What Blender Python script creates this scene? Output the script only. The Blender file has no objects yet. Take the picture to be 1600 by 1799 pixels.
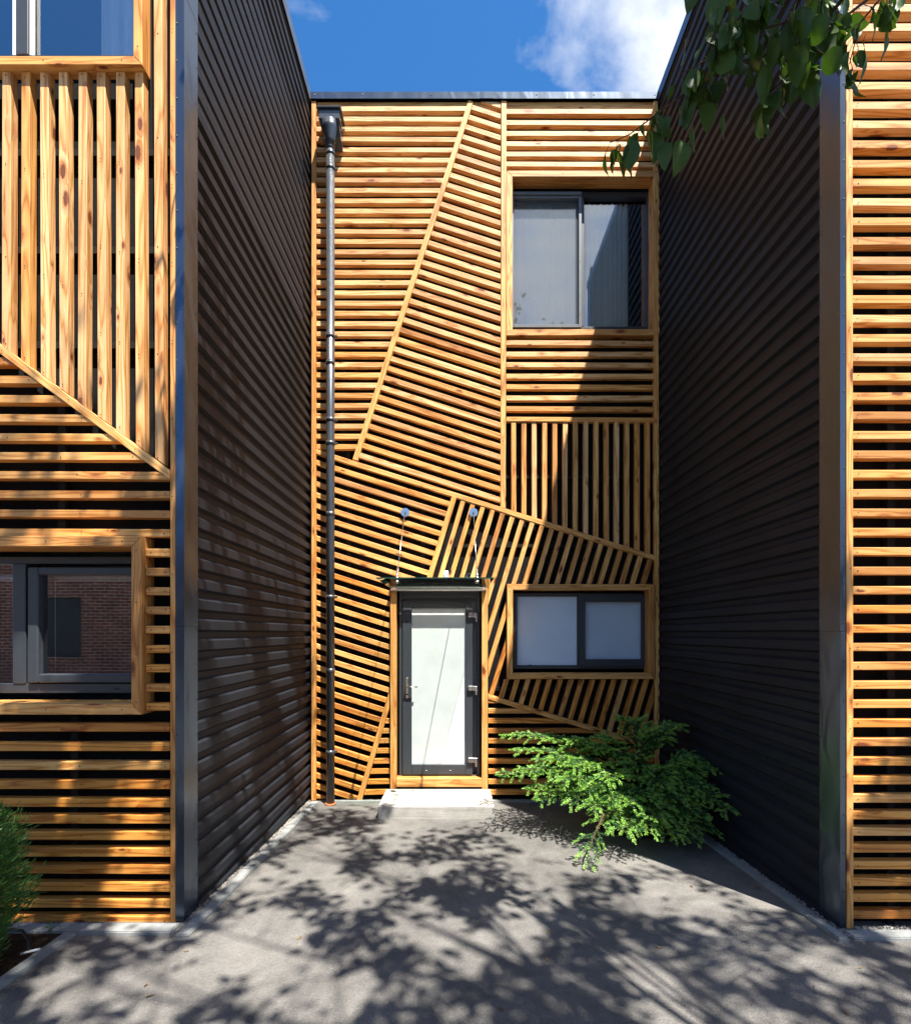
import bpy, bmesh, math, random
from mathutils import Vector, Matrix, Quaternion
random.seed(7)
R = random.Random(11)
C = bpy.context.scene.collection
sc = bpy.context.scene

# ------------------------------------------------------------------ camera
FPX, VX, VY, CZ = 880.0, 803.0, 1112.0, 1.85        # focal length / principal point of the shifted lens
cam_d = bpy.data.cameras.new('camera'); cam = bpy.data.objects.new('camera', cam_d); C.objects.link(cam)
cam.location = (0, 0, CZ); cam.rotation_euler = (math.radians(90), 0, 0)
cam_d.sensor_fit = 'HORIZONTAL'; cam_d.sensor_width = 36.0; cam_d.lens = FPX / 1600 * 36
cam_d.shift_x = -(VX - 800) / 1600; cam_d.shift_y = (VY - 899.5) / 1600
cam_d.clip_start = 0.05; cam_d.clip_end = 2000
sc.camera = cam

# ------------------------------------------------------------------ sun and sky
AZ, EL = math.radians(34.5), math.radians(65)
SUN = Vector((math.sin(AZ) * math.cos(EL), -math.cos(AZ) * math.cos(EL), math.sin(EL)))
sl = bpy.data.lights.new('sun', 'SUN'); so = bpy.data.objects.new('sun', sl); C.objects.link(so)
sl.energy = 5.0; sl.angle = math.radians(0.53); sl.color = (1.0, 0.94, 0.84)
so.rotation_euler = SUN.to_track_quat('Z', 'Y').to_euler(); so.location = (6, -10, 15)
wd = bpy.data.worlds.new('World'); sc.world = wd; wd.use_nodes = True
nt = wd.node_tree; nt.nodes.clear()
def N(nt, t, **k):
    n = nt.nodes.new(t)
    for a, b in k.items(): setattr(n, a, b)
    return n
out = N(nt, 'ShaderNodeOutputWorld'); bg = N(nt, 'ShaderNodeBackground'); sky = N(nt, 'ShaderNodeTexSky')
sky.sky_type = 'NISHITA'; sky.sun_disc = False
sky.sun_elevation = EL; sky.sun_rotation = math.pi - AZ
sky.air_density = 1.0; sky.dust_density = 0.4; sky.ozone_density = 4.0; sky.altitude = 100
tc = N(nt, 'ShaderNodeTexCoord'); mp = N(nt, 'ShaderNodeMapping')
mp.inputs['Location'].default_value = (-19.98177, 19.21591, -16.1663); mp.inputs['Scale'].default_value = (1.0, 1.0, 1.9); mp.inputs['Rotation'].default_value = (0, 0, 3.40)
n1 = N(nt, 'ShaderNodeTexNoise'); n1.inputs['Scale'].default_value = 2.1; n1.inputs['Detail'].default_value = 9; n1.inputs['Roughness'].default_value = 0.56; n1.inputs['Distortion'].default_value = 0.35
cr = N(nt, 'ShaderNodeValToRGB'); cr.color_ramp.elements[0].position = 0.49; cr.color_ramp.elements[1].position = 0.66
hs = N(nt, 'ShaderNodeHueSaturation'); hs.inputs['Saturation'].default_value = 1.28; hs.inputs['Value'].default_value = 1.1
mx = N(nt, 'ShaderNodeMix', data_type='RGBA'); mx.inputs['B'].default_value = (5.2, 5.4, 5.7, 1)
L = nt.links.new
L(tc.outputs['Generated'], mp.inputs['Vector']); L(mp.outputs['Vector'], n1.inputs['Vector']); L(n1.outputs['Fac'], cr.inputs['Fac'])
L(sky.outputs['Color'], hs.inputs['Color']); L(hs.outputs['Color'], mx.inputs['A']); L(cr.outputs['Color'], mx.inputs['Factor'])
L(mx.outputs['Result'], bg.inputs['Color']); L(bg.outputs['Background'], out.inputs['Surface'])
bg.inputs['Strength'].default_value = 0.068
sc.view_settings.view_transform = 'Standard'; sc.view_settings.look = 'None'
sc.view_settings.exposure = 1.68; sc.view_settings.gamma = 1.0; sc.view_settings.use_curve_mapping = False
sc.render.engine = 'CYCLES'
sc.cycles.use_denoising = True
sc.cycles.max_bounces = 10; sc.cycles.transparent_max_bounces = 16

# ------------------------------------------------------------------ materials
def mat(name):
    m = bpy.data.materials.new(name); m.use_nodes = True
    return m, m.node_tree, m.node_tree.nodes['Principled BSDF']
def noise(nt, vec, scale, detail=4, rough=0.55, dist=0.0):
    n = N(nt, 'ShaderNodeTexNoise'); n.inputs['Scale'].default_value = scale; n.inputs['Detail'].default_value = detail
    n.inputs['Roughness'].default_value = rough; n.inputs['Distortion'].default_value = dist
    if vec is not None: nt.links.new(vec, n.inputs['Vector'])
    return n.outputs['Fac']
def ramp(nt, fac, stops):
    r = N(nt, 'ShaderNodeValToRGB'); e = r.color_ramp.elements
    while len(e) < len(stops): e.new(0.5)
    for i, (p, c) in enumerate(stops):
        e[i].position = p; e[i].color = (c, c, c, 1) if isinstance(c, (int, float)) else (*c, 1)
    nt.links.new(fac, r.inputs['Fac']); return r.outputs['Color']
def mixc(nt, fac, a, b, mode='MIX'):
    m = N(nt, 'ShaderNodeMix', data_type='RGBA', blend_type=mode)
    for k, v in (('Factor', fac), ('A', a), ('B', b)):
        if isinstance(v, bpy.types.NodeSocket): nt.links.new(v, m.inputs[k])
        elif isinstance(v, (int, float)): m.inputs[k].default_value = v
        else: m.inputs[k].default_value = (*v, 1)
    return m.outputs['Result']
def math_(nt, op, a, b=0.0, c=None):
    m = N(nt, 'ShaderNodeMath', operation=op)
    for i, v in enumerate((a, b, c)):
        if v is None: continue
        if isinstance(v, bpy.types.NodeSocket): nt.links.new(v, m.inputs[i])
        else: m.inputs[i].default_value = v
    return m.outputs[0]
def bump(nt, bs, h, strength, dist=0.01):
    b = N(nt, 'ShaderNodeBump'); b.inputs['Strength'].default_value = strength; b.inputs['Distance'].default_value = dist
    nt.links.new(h, b.inputs['Height']); nt.links.new(b.outputs['Normal'], bs.inputs['Normal'])
def mapping(nt, vec, scale):
    m = N(nt, 'ShaderNodeMapping'); m.inputs['Scale'].default_value = scale; nt.links.new(vec, m.inputs['Vector']); return m.outputs['Vector']

def wood(name, c_light, c_mid, c_dark, knot=(0.16, 0.045, 0.012)):
    m, t, b = mat(name)
    tc = N(t, 'ShaderNodeTexCoord'); oi = N(t, 'ShaderNodeObjectInfo')
    off = N(t, 'ShaderNodeVectorMath', operation='MULTIPLY_ADD')
    cb = N(t, 'ShaderNodeCombineXYZ')
    for k in 'XYZ': t.links.new(oi.outputs['Random'], cb.inputs[k])
    t.links.new(cb.outputs[0], off.inputs[0]); off.inputs[1].default_value = (53.0, 17.0, 31.0); t.links.new(tc.outputs['Object'], off.inputs[2])
    v = off.outputs[0]
    # knots
    vo = N(t, 'ShaderNodeTexVoronoi'); vo.inputs['Scale'].default_value = 1.0; vo.inputs['Randomness'].default_value = 1.0
    kv = mapping(t, v, (4.6, 13.0, 13.0)); t.links.new(kv, vo.inputs['Vector'])
    sc_ = N(t, 'ShaderNodeSeparateColor'); t.links.new(vo.outputs['Color'], sc_.inputs[0])
    drop = math_(t, 'MULTIPLY', math_(t, 'GREATER_THAN', sc_.outputs[0], 0.44), 5.0)
    kd = math_(t, 'ADD', math_(t, 'ADD', math_(t, 'MULTIPLY', vo.outputs['Distance'], math_(t, 'MULTIPLY_ADD', sc_.outputs[1], 1.3, 0.75)), drop), math_(t, 'MULTIPLY_ADD', noise(t, v, 90, 2), 0.10, -0.05))
    pull = math_(t, 'POWER', math_(t, 'SUBTRACT', 1.0, math_(t, 'MINIMUM', math_(t, 'MULTIPLY', kd, 1.5), 1.0)), 2.0)
    # growth rings seen lengthwise, bending round the knots
    sp = N(t, 'ShaderNodeSeparateXYZ'); t.links.new(v, sp.inputs[0])
    ring = noise(t, mapping(t, v, (0.55, 13, 11)), 1.0, 2, 0.4, 0.25)
    fine = noise(t, mapping(t, v, (5.0, 230, 230)), 1.0, 3, 0.6)
    ph = math_(t, 'ADD', math_(t, 'MULTIPLY', ring, 62.0), math_(t, 'MULTIPLY', pull, 9.0))
    st = math_(t, 'MULTIPLY_ADD', math_(t, 'SINE', ph), 0.5, 0.5)
    g = math_(t, 'ADD', math_(t, 'MULTIPLY', math_(t, 'POWER', st, 0.6), 0.68), math_(t, 'MULTIPLY', fine, 0.42))
    col = ramp(t, g, [(0.14, c_dark), (0.50, c_mid), (0.88, c_light)])
    # board to board tone, streaks, weather stains
    tone = ramp(t, oi.outputs['Random'], [(0.0, (0.68, 0.56, 0.46)), (0.2, (0.95, 0.93, 0.9)), (0.4, (1.05, 1.04, 1.02)), (0.6, (1.0, 0.90, 0.76)), (0.8, (0.86, 0.76, 0.66)), (1.0, (1.08, 1.08, 1.08))])
    col = mixc(t, 1.0, col, tone, 'MULTIPLY')
    stain = ramp(t, noise(t, mapping(t, v, (1.4, 6, 6)), 1.3, 5, 0.65), [(0.40, (0.66, 0.52, 0.42)), (0.56, (1, 1, 1))])
    col = mixc(t, 0.5, col, stain, 'MULTIPLY')
    halo = ramp(t, kd, [(0.20, 1.0), (0.40, 0.0)])
    col = mixc(t, math_(t, 'MULTIPLY', halo, 0.6), col, (c_dark[0] * 0.8, c_dark[1] * 0.55, c_dark[2] * 0.5))
    km = ramp(t, kd, [(0.15, 1.0), (0.21, 0.0)])
    col = mixc(t, km, col, knot)
    t.links.new(col, b.inputs['Base Color'])
    b.inputs['Roughness'].default_value = 0.5; b.inputs['Specular IOR Level'].default_value = 0.35
    bump(t, b, math_(t, 'ADD', g, math_(t, 'MULTIPLY', km, -0.5)), 0.25, 0.0015)
    return m
M = {}
M['pine_pale'] = wood('pale_pine', (0.79, 0.505, 0.255), (0.71, 0.415, 0.165), (0.44, 0.18, 0.048))
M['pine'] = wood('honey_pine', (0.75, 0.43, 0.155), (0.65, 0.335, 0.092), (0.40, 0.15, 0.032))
M['pine_orange'] = wood('orange_pine', (0.71, 0.345, 0.08), (0.59, 0.25, 0.047), (0.33, 0.10, 0.017))
M['pine_frame'] = wood('pine_frame_boards', (0.76, 0.435, 0.155), (0.66, 0.34, 0.098), (0.42, 0.16, 0.038))
def plain(name, col, rough=0.5, metal=0.0, spec=0.5, var=0.0, vscale=8.0, bmp=0.0, bscale=40.0, bdist=0.002):
    m, t, b = mat(name)
    tc = N(t, 'ShaderNodeTexCoord'); v = tc.outputs['Object']
    if var:
        f = noise(t, v, vscale, 5, 0.6)
        lo = tuple(c * (1 - var) for c in col); hi = tuple(min(1, c * (1 + var)) for c in col)
        t.links.new(ramp(t, f, [(0.3, lo), (0.7, hi)]), b.inputs['Base Color'])
    else: b.inputs['Base Color'].default_value = (*col, 1)
    b.inputs['Roughness'].default_value = rough; b.inputs['Metallic'].default_value = metal; b.inputs['Specular IOR Level'].default_value = spec
    if bmp: bump(t, b, noise(t, v, bscale, 4), bmp, bdist)
    return m
M['membrane'] = plain('black_membrane', (0.010, 0.010, 0.011), 0.9, 0, 0.1, 0.3, 3, 0.4, 6, 0.02)
M['rail'] = plain('dark_rail', (0.014, 0.0135, 0.013), 0.85, 0, 0.1, 0.3, 12)
M['sheet'] = plain('anthracite_sheet_metal', (0.0155, 0.0185, 0.0245), 0.46, 0.0, 0.13, 0.15, 2.2, 0.12, 5, 0.01)
M['frame'] = plain('anthracite_window_profile', (0.034, 0.039, 0.048), 0.42, 0, 0.5, 0.08, 30)
M['frame_grey'] = plain('grey_screen_profile', (0.11, 0.13, 0.155), 0.38, 0.2, 0.5, 0.1, 30)
M['pipe'] = plain('grey_painted_pipe', (0.075, 0.085, 0.10), 0.26, 0.45, 0.6, 0.12, 9, 0.08, 12, 0.004)
M['steel'] = plain('brushed_steel', (0.62, 0.62, 0.62), 0.25, 1.0)
M['screw'] = plain('dark_screw', (0.03, 0.028, 0.026), 0.45, 0.5)
M['white'] = plain('white_plastic', (0.78, 0.78, 0.78), 0.4)
M['rubber'] = plain('black_hose', (0.012, 0.012, 0.013), 0.45)
M['terracotta'] = plain('orange_clay', (0.35, 0.12, 0.05), 0.8, 0, 0.2, 0.2, 30)
M['room'] = plain('dim_room_plaster', (0.22, 0.22, 0.23), 0.9, 0, 0.2, 0.08, 3)
M['curtain'] = plain('white_curtain', (0.84, 0.86, 0.88), 0.9, 0, 0.1, 0.04, 9)
M['blind'] = plain('pale_roller_blind', (0.62, 0.68, 0.74), 0.8, 0, 0.1, 0.03, 4)
M['litter'] = plain('dry_leaf', (0.13, 0.09, 0.045), 0.8, 0, 0.2, 0.4, 20)
M['soil'] = plain('dark_soil', (0.045, 0.028, 0.018), 0.95, 0, 0.1, 0.5, 25, 1.0, 30, 0.03)
M['gravel'] = plain('pale_gravel', (0.30, 0.28, 0.255), 0.9, 0, 0.2, 0.45, 60)
M['bark'] = plain('grey_brown_bark', (0.075, 0.052, 0.038), 0.9, 0, 0.2, 0.4, 25, 0.8, 40, 0.01)
M['twig'] = plain('reddish_twig', (0.07, 0.04, 0.025), 0.8, 0, 0.2, 0.3, 30)
# bent cap metal, slightly oil-canned
def flashing():
    m, t, b = mat('glossy_dark_flashing')
    v = N(t, 'ShaderNodeTexCoord').outputs['Object']
    b.inputs['Base Color'].default_value = (0.078, 0.102, 0.14, 1); b.inputs['Metallic'].default_value = 0.8
    b.inputs['Roughness'].default_value = 0.27
    bump(t, b, noise(t, mapping(t, v, (3.2, 3.2, 1.3)), 2.2, 1, 0.4, 0.6), 0.35, 0.02)
    return m
M['flashing'] = flashing()
def glass():
    m, t, b = mat('window_glass'); t.nodes.remove(b)
    o = t.nodes['Material Output']
    tr = N(t, 'ShaderNodeBsdfTransparent'); tr.inputs['Color'].default_value = (0.95, 0.975, 0.975, 1)
    gl = N(t, 'ShaderNodeBsdfGlossy'); gl.inputs['Roughness'].default_value = 0.0; gl.inputs['Color'].default_value = (0.9, 0.95, 1.0, 1)
    fr = N(t, 'ShaderNodeFresnel'); fr.inputs['IOR'].default_value = 1.5
    f = math_(t, 'MINIMUM', math_(t, 'MULTIPLY_ADD', fr.outputs[0], 1.5, 0.22), 1.0)
    v = N(t, 'ShaderNodeTexCoord').outputs['Object']
    bp = N(t, 'ShaderNodeBump'); bp.inputs['Strength'].default_value = 0.03; bp.inputs['Distance'].default_value = 0.01
    t.links.new(noise(t, v, 2.5, 1), bp.inputs['Height']); t.links.new(bp.outputs[0], gl.inputs['Normal'])
    ms = N(t, 'ShaderNodeMixShader'); t.links.new(f, ms.inputs[0]); t.links.new(tr.outputs[0], ms.inputs[1]); t.links.new(gl.outputs[0], ms.inputs[2])
    t.links.new(ms.outputs[0], o.inputs['Surface'])
    return m
M['glass'] = glass()
def green_glass():
    m, t, b = mat('greenish_canopy_glass'); t.nodes.remove(b); o = t.nodes['Material Output']
    tr = N(t, 'ShaderNodeBsdfTransparent'); tr.inputs['Color'].default_value = (0.93, 0.97, 0.945, 1)
    gl = N(t, 'ShaderNodeBsdfGlossy'); gl.inputs['Roughness'].default_value = 0.02
    fr = N(t, 'ShaderNodeFresnel'); fr.inputs['IOR'].default_value = 1.5
    ms = N(t, 'ShaderNodeMixShader'); t.links.new(fr.outputs[0], ms.inputs[0]); t.links.new(tr.outputs[0], ms.inputs[1]); t.links.new(gl.outputs[0], ms.inputs[2])
    t.links.new(ms.outputs[0], o.inputs['Surface']); return m
M['canopy'] = green_glass()
M['glass_edge'] = plain('green_glass_edge', (0.012, 0.05, 0.038), 0.15, 0, 0.6)
def screen():
    m, t, b = mat('insect_mesh'); o = t.nodes['Material Output']
    tr = N(t, 'ShaderNodeBsdfTransparent'); b.inputs['Base Color'].default_value = (0.25, 0.27, 0.29, 1); b.inputs['Roughness'].default_value = 0.7
    ms = N(t, 'ShaderNodeMixShader'); ms.inputs[0].default_value = 0.09
    t.links.new(tr.outputs[0], ms.inputs[1]); t.links.new(b.outputs[0], ms.inputs[2]); t.links.new(ms.outputs[0], o.inputs['Surface']); return m
M['mesh'] = screen()
M['obscured'] = plain('obscured_pane', (0.62, 0.76, 0.92), 0.22, 0, 0.6, 0.05, 3)
M['frosted'] = plain('frosted_white_glass', (0.56, 0.58, 0.59), 0.28, 0, 0.5, 0.07, 4)
def concrete(name, lo, hi, scale=9, grain=True, board=False):
    m, t, b = mat(name); v = N(t, 'ShaderNodeTexCoord').outputs['Object']
    f = noise(t, v, scale, 8, 0.65)
    col = ramp(t, f, [(0.28, lo), (0.68, hi)])
    sp = ramp(t, noise(t, v, 160, 2), [(0.30, 0.62), (0.42, 1.0)])
    col = mixc(t, 0.6, col, sp, 'MULTIPLY')
    h = noise(t, v, 140, 4)
    if board:
        g = noise(t, mapping(t, v, (2.0, 60, 60)), 1.0, 4)
        col = mixc(t, 0.5, col, ramp(t, g, [(0.3, 0.72), (0.6, 1.0)]), 'MULTIPLY'); h = math_(t, 'ADD', h, math_(t, 'MULTIPLY', g, 1.6))
    t.links.new(col, b.inputs['Base Color']); b.inputs['Roughness'].default_value = 0.85; b.inputs['Specular IOR Level'].default_value = 0.25
    bump(t, b, h, 0.5, 0.003); return m
M['kerb'] = concrete('grey_kerb_concrete', (0.16, 0.175, 0.18), (0.29, 0.30, 0.295))
M['step'] = concrete('pale_step_concrete', (0.30, 0.29, 0.265), (0.43, 0.415, 0.385), 6, True, True)
def asphalt():
    m, t, b = mat('worn_asphalt'); v = N(t, 'ShaderNodeTexCoord').outputs['Object']
    big = noise(t, v, 0.9, 6, 0.6, 0.4); mid = noise(t, v, 6.5, 6, 0.65)
    col = ramp(t, big, [(0.30, (0.084, 0.081, 0.079)), (0.50, (0.133, 0.128, 0.122)), (0.70, (0.184, 0.176, 0.166))])
    col = mixc(t, 0.7, col, ramp(t, mid, [(0.30, 0.70), (0.55, 1.0), (0.75, 1.14)]), 'MULTIPLY')
    vo = N(t, 'ShaderNodeTexVoronoi'); vo.inputs['Scale'].default_value = 150; t.links.new(v, vo.inputs['Vector'])
    agg = ramp(t, vo.outputs['Color'], [(0.0, 0.76), (0.5, 1.0), (1.0, 1.26)])
    col = mixc(t, 0.75, col, agg, 'MULTIPLY')
    vc = N(t, 'ShaderNodeTexVoronoi', feature='DISTANCE_TO_EDGE'); vc.inputs['Scale'].default_value = 0.55
    dv = N(t, 'ShaderNodeVectorMath', operation='ADD'); nz = N(t, 'ShaderNodeTexNoise'); nz.inputs['Scale'].default_value = 3.0; nz.inputs['Detail'].default_value = 6
    t.links.new(v, nz.inputs['Vector']); t.links.new(nz.outputs['Color'], dv.inputs[1]); t.links.new(v, dv.inputs[0]); t.links.new(dv.outputs[0], vc.inputs['Vector'])
    ck = math_(t, 'MULTIPLY', ramp(t, vc.outputs['Distance'], [(0.0, 1.0), (0.0032, 0.0)]), ramp(t, noise(t, v, 0.7, 2), [(0.50, 0.0), (0.58, 1.0)]))
    col = mixc(t, math_(t, 'MULTIPLY', ck, 0.7), col, (0.035, 0.032, 0.03))
    oil = ramp(t, noise(t, v, 1.7, 3, 0.5, 0.8), [(0.62, 1.0), (0.74, 0.62)]); col = mixc(t, 1.0, col, oil, 'MULTIPLY')
    sk = ramp(t, noise(t, v, 55, 3, 0.6), [(0.66, 0.0), (0.72, 1.0)])
    col = mixc(t, math_(t, 'MULTIPLY', sk, 0.5), col, (0.055, 0.05, 0.045))
    t.links.new(col, b.inputs['Base Color']); b.inputs['Roughness'].default_value = 0.88; b.inputs['Specular IOR Level'].default_value = 0.2
    h = math_(t, 'ADD', math_(t, 'MULTIPLY', vo.outputs['Distance'], -0.8), math_(t, 'MULTIPLY', noise(t, v, 60, 5), 1.2))
    bump(t, b, h, 0.65, 0.006); return m
M['asphalt'] = asphalt()
def leafy(name, c1, c2, trans=0.35, rough=0.45, spec=0.4):
    m, t, b = mat(name); o = t.nodes['Material Output']; v = N(t, 'ShaderNodeTexCoord').outputs['Object']
    geo = N(t, 'ShaderNodeNewGeometry')
    col = ramp(t, math_(t, 'ADD', math_(t, 'MULTIPLY', noise(t, v, 7, 3), 0.6), math_(t, 'MULTIPLY', geo.outputs['Random Per Island'], 0.5)), [(0.3, c1), (0.8, c2)])
    t.links.new(col, b.inputs['Base Color']); b.inputs['Roughness'].default_value = rough; b.inputs['Specular IOR Level'].default_value = spec
    tl = N(t, 'ShaderNodeBsdfTranslucent'); t.links.new(mixc(t, 1.0, col, (1.5, 1.7, 0.55), 'MULTIPLY'), tl.inputs['Color'])
    ms = N(t, 'ShaderNodeMixShader'); ms.inputs[0].default_value = trans
    t.links.new(b.outputs[0], ms.inputs[1]); t.links.new(tl.outputs[0], ms.inputs[2]); t.links.new(ms.outputs[0], o.inputs['Surface']); return m
M['leaf'] = leafy('dark_fruit_tree_leaf', (0.028, 0.062, 0.014), (0.052, 0.10, 0.022), 0.22, 0.45, 0.25)
M['needle_old'] = leafy('dark_fir_needle', (0.030, 0.105, 0.034), (0.075, 0.19, 0.055), 0.18)
M['needle_new'] = leafy('fresh_fir_needle', (0.17, 0.36, 0.07), (0.38, 0.58, 0.16), 0.32)
M['thuja'] = leafy('thuja_foliage', (0.030, 0.095, 0.018), (0.095, 0.20, 0.042), 0.2)
M['weed'] = leafy('weed_leaf', (0.06, 0.15, 0.02), (0.12, 0.24, 0.04), 0.3)
def brick():
    m, t, b = mat('old_red_brick'); v = N(t, 'ShaderNodeTexCoord').outputs['Object']
    sp = N(t, 'ShaderNodeSeparateXYZ'); t.links.new(v, sp.inputs[0]); cb = N(t, 'ShaderNodeCombineXYZ')
    t.links.new(sp.outputs['X'], cb.inputs['X']); t.links.new(sp.outputs['Z'], cb.inputs['Y'])
    br = N(t, 'ShaderNodeTexBrick'); t.links.new(cb.outputs[0], br.inputs['Vector'])
    br.inputs['Scale'].default_value = 1.0; br.inputs['Brick Width'].default_value = 0.26; br.inputs['Row Height'].default_value = 0.085; br.inputs['Mortar Size'].default_value = 0.010
    br.inputs['Color1'].default_value = (0.46, 0.13, 0.07, 1); br.inputs['Color2'].default_value = (0.30, 0.09, 0.055, 1); br.inputs['Mortar'].default_value = (0.62, 0.56, 0.46, 1)
    col = mixc(t, 0.7, br.outputs['Color'], ramp(t, noise(t, v, 3, 6), [(0.3, 0.45), (0.7, 1.15)]), 'MULTIPLY')
    t.links.new(col, b.inputs['Base Color']); b.inputs['Roughness'].default_value = 0.9; return m
M['brick'] = brick()

# ------------------------------------------------------------------ helpers
def W(px, py, Y): return Vector(((px - VX) * Y / FPX, Y, CZ + (VY - py) * Y / FPX))
def link(name, me, m, parent=None):
    o = bpy.data.objects.new(name, me); C.objects.link(o)
    ms = m if isinstance(m, (list, tuple)) else [m]
    if not me.materials:
        for k in ms: me.materials.append(M[k])
    if parent: o.parent = parent; o.matrix_parent_inverse = Matrix.Translation(parent.matrix_basis.translation).inverted() if False else Matrix()
    return o
def thing(name, label, cat, loc=(0, 0, 0), group=None):
    o = bpy.data.objects.new(name, None); C.objects.link(o); o.empty_display_size = 0.3
    o.location = (0, 0, 0); o['label'] = label; o['category'] = cat
    if group: o['group'] = group
    return o
def tag(o, label, cat=None, kind=None):
    if label: o['label'] = label
    if cat: o['category'] = cat
    if kind: o['kind'] = kind
    return o
def from_bm(name, bm, m, parent=None, smooth=False):
    me = bpy.data.meshes.new(name); bm.to_mesh(me); bm.free()
    if smooth:
        for p in me.polygons: p.use_smooth = True
    return link(name, me, m, parent)
def box(bm, a, b, bev=0.0, mi=0):
    (x0, y0, z0), (x1, y1, z1) = a, b
    x0, x1 = min(x0, x1), max(x0, x1); y0, y1 = min(y0, y1), max(y0, y1); z0, z1 = min(z0, z1), max(z0, z1)
    vs = [bm.verts.new(p) for p in ((x0, y0, z0), (x1, y0, z0), (x1, y1, z0), (x0, y1, z0), (x0, y0, z1), (x1, y0, z1), (x1, y1, z1), (x0, y1, z1))]
    fs = [bm.faces.new([vs[i] for i in f]) for f in ((0, 3, 2, 1), (4, 5, 6, 7), (0, 1, 5, 4), (1, 2, 6, 5), (2, 3, 7, 6), (3, 0, 4, 7))]
    for f in fs: f.material_index = mi
    if bev:
        es = list({e for f in fs for e in f.edges})
        bmesh.ops.bevel(bm, geom=es, offset=bev, segments=1, affect='EDGES', profile=0.5)
def box_obj(name, a, b, m, parent=None, bev=0.0):
    bm = bmesh.new(); box(bm, a, b, bev); return from_bm(name, bm, m, parent)
def tube(bm, pts, rads, n=8, cap=True, mi=0):
    pts = [Vector(p) for p in pts]; rings = []
    if not isinstance(rads, (list, tuple)): rads = [rads] * len(pts)
    up = Vector((0.3, 0.2, 1)).normalized()
    for i, p in enumerate(pts):
        d = (pts[min(i + 1, len(pts) - 1)] - pts[max(i - 1, 0)])
        d = d.normalized() if d.length > 1e-9 else Vector((0, 0, 1))
        u = d.cross(up)
        if u.length < 1e-3: u = d.cross(Vector((1, 0, 0)))
        u.normalize(); v = d.cross(u)
        rings.append([bm.verts.new(p + (u * math.cos(2 * math.pi * k / n) + v * math.sin(2 * math.pi * k / n)) * rads[i]) for k in range(n)])
    for a, b in zip(rings, rings[1:]):
        for k in range(n):
            f = bm.faces.new((a[k], a[(k + 1) % n], b[(k + 1) % n], b[k])); f.smooth = True; f.material_index = mi
    if cap:
        for r, rev in ((rings[0], False), (rings[-1], True)):
            try:
                f = bm.faces.new(r if rev else r[::-1]); f.material_index = mi
            except ValueError: pass
def tube_obj(name, pts, rads, m, parent=None, n=12, cap=True):
    bm = bmesh.new(); tube(bm, pts, rads, n, cap); bmesh.ops.recalc_face_normals(bm, faces=bm.faces); return from_bm(name, bm, m, parent)
def area(poly): return 0.5 * sum(a[0] * b[1] - b[0] * a[1] for a, b in zip(poly, poly[1:] + poly[:1]))
def clip(subj, region):
    if area(region) < 0: region = region[::-1]
    o = subj
    for (ax, ay), (bx, by) in zip(region, region[1:] + region[:1]):
        if not o: return []
        inside = lambda p: (bx - ax) * (p[1] - ay) - (by - ay) * (p[0] - ax) >= -1e-7
        res = []
        for p, q in zip(o, o[1:] + o[:1]):
            ip, iq = inside(p), inside(q)
            if ip: res.append(p)
            if ip != iq:
                d1 = (bx - ax) * (p[1] - ay) - (by - ay) * (p[0] - ax); d2 = (bx - ax) * (q[1] - ay) - (by - ay) * (q[0] - ax)
                t = d1 / (d1 - d2); res.append((p[0] + t * (q[0] - p[0]), p[1] + t * (q[1] - p[1])))
        o = res
    cl = []
    for p in o:
        if not cl or math.hypot(p[0] - cl[-1][0], p[1] - cl[-1][1]) > 1e-4: cl.append(p)
    if len(cl) > 1 and math.hypot(cl[0][0] - cl[-1][0], cl[0][1] - cl[-1][1]) < 1e-4: cl.pop()
    return cl
def inset(poly, d):
    n = len(poly); res = []
    for i in range(n):
        p0, p1, p2 = poly[i - 1], poly[i], poly[(i + 1) % n]
        e1 = Vector((p1[0] - p0[0], p1[1] - p0[1])); e2 = Vector((p2[0] - p1[0], p2[1] - p1[1]))
        if e1.length < 1e-9 or e2.length < 1e-9: res.append(p1); continue
        e1.normalize(); e2.normalize()
        n1 = Vector((-e1.y, e1.x)); n2 = Vector((-e2.y, e2.x)); b = n1 + n2
        k = max(0.35, b.length_squared / 2)
        b = b / k
        res.append((p1[0] + b.x * d, p1[1] + b.y * d))
    return res
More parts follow.
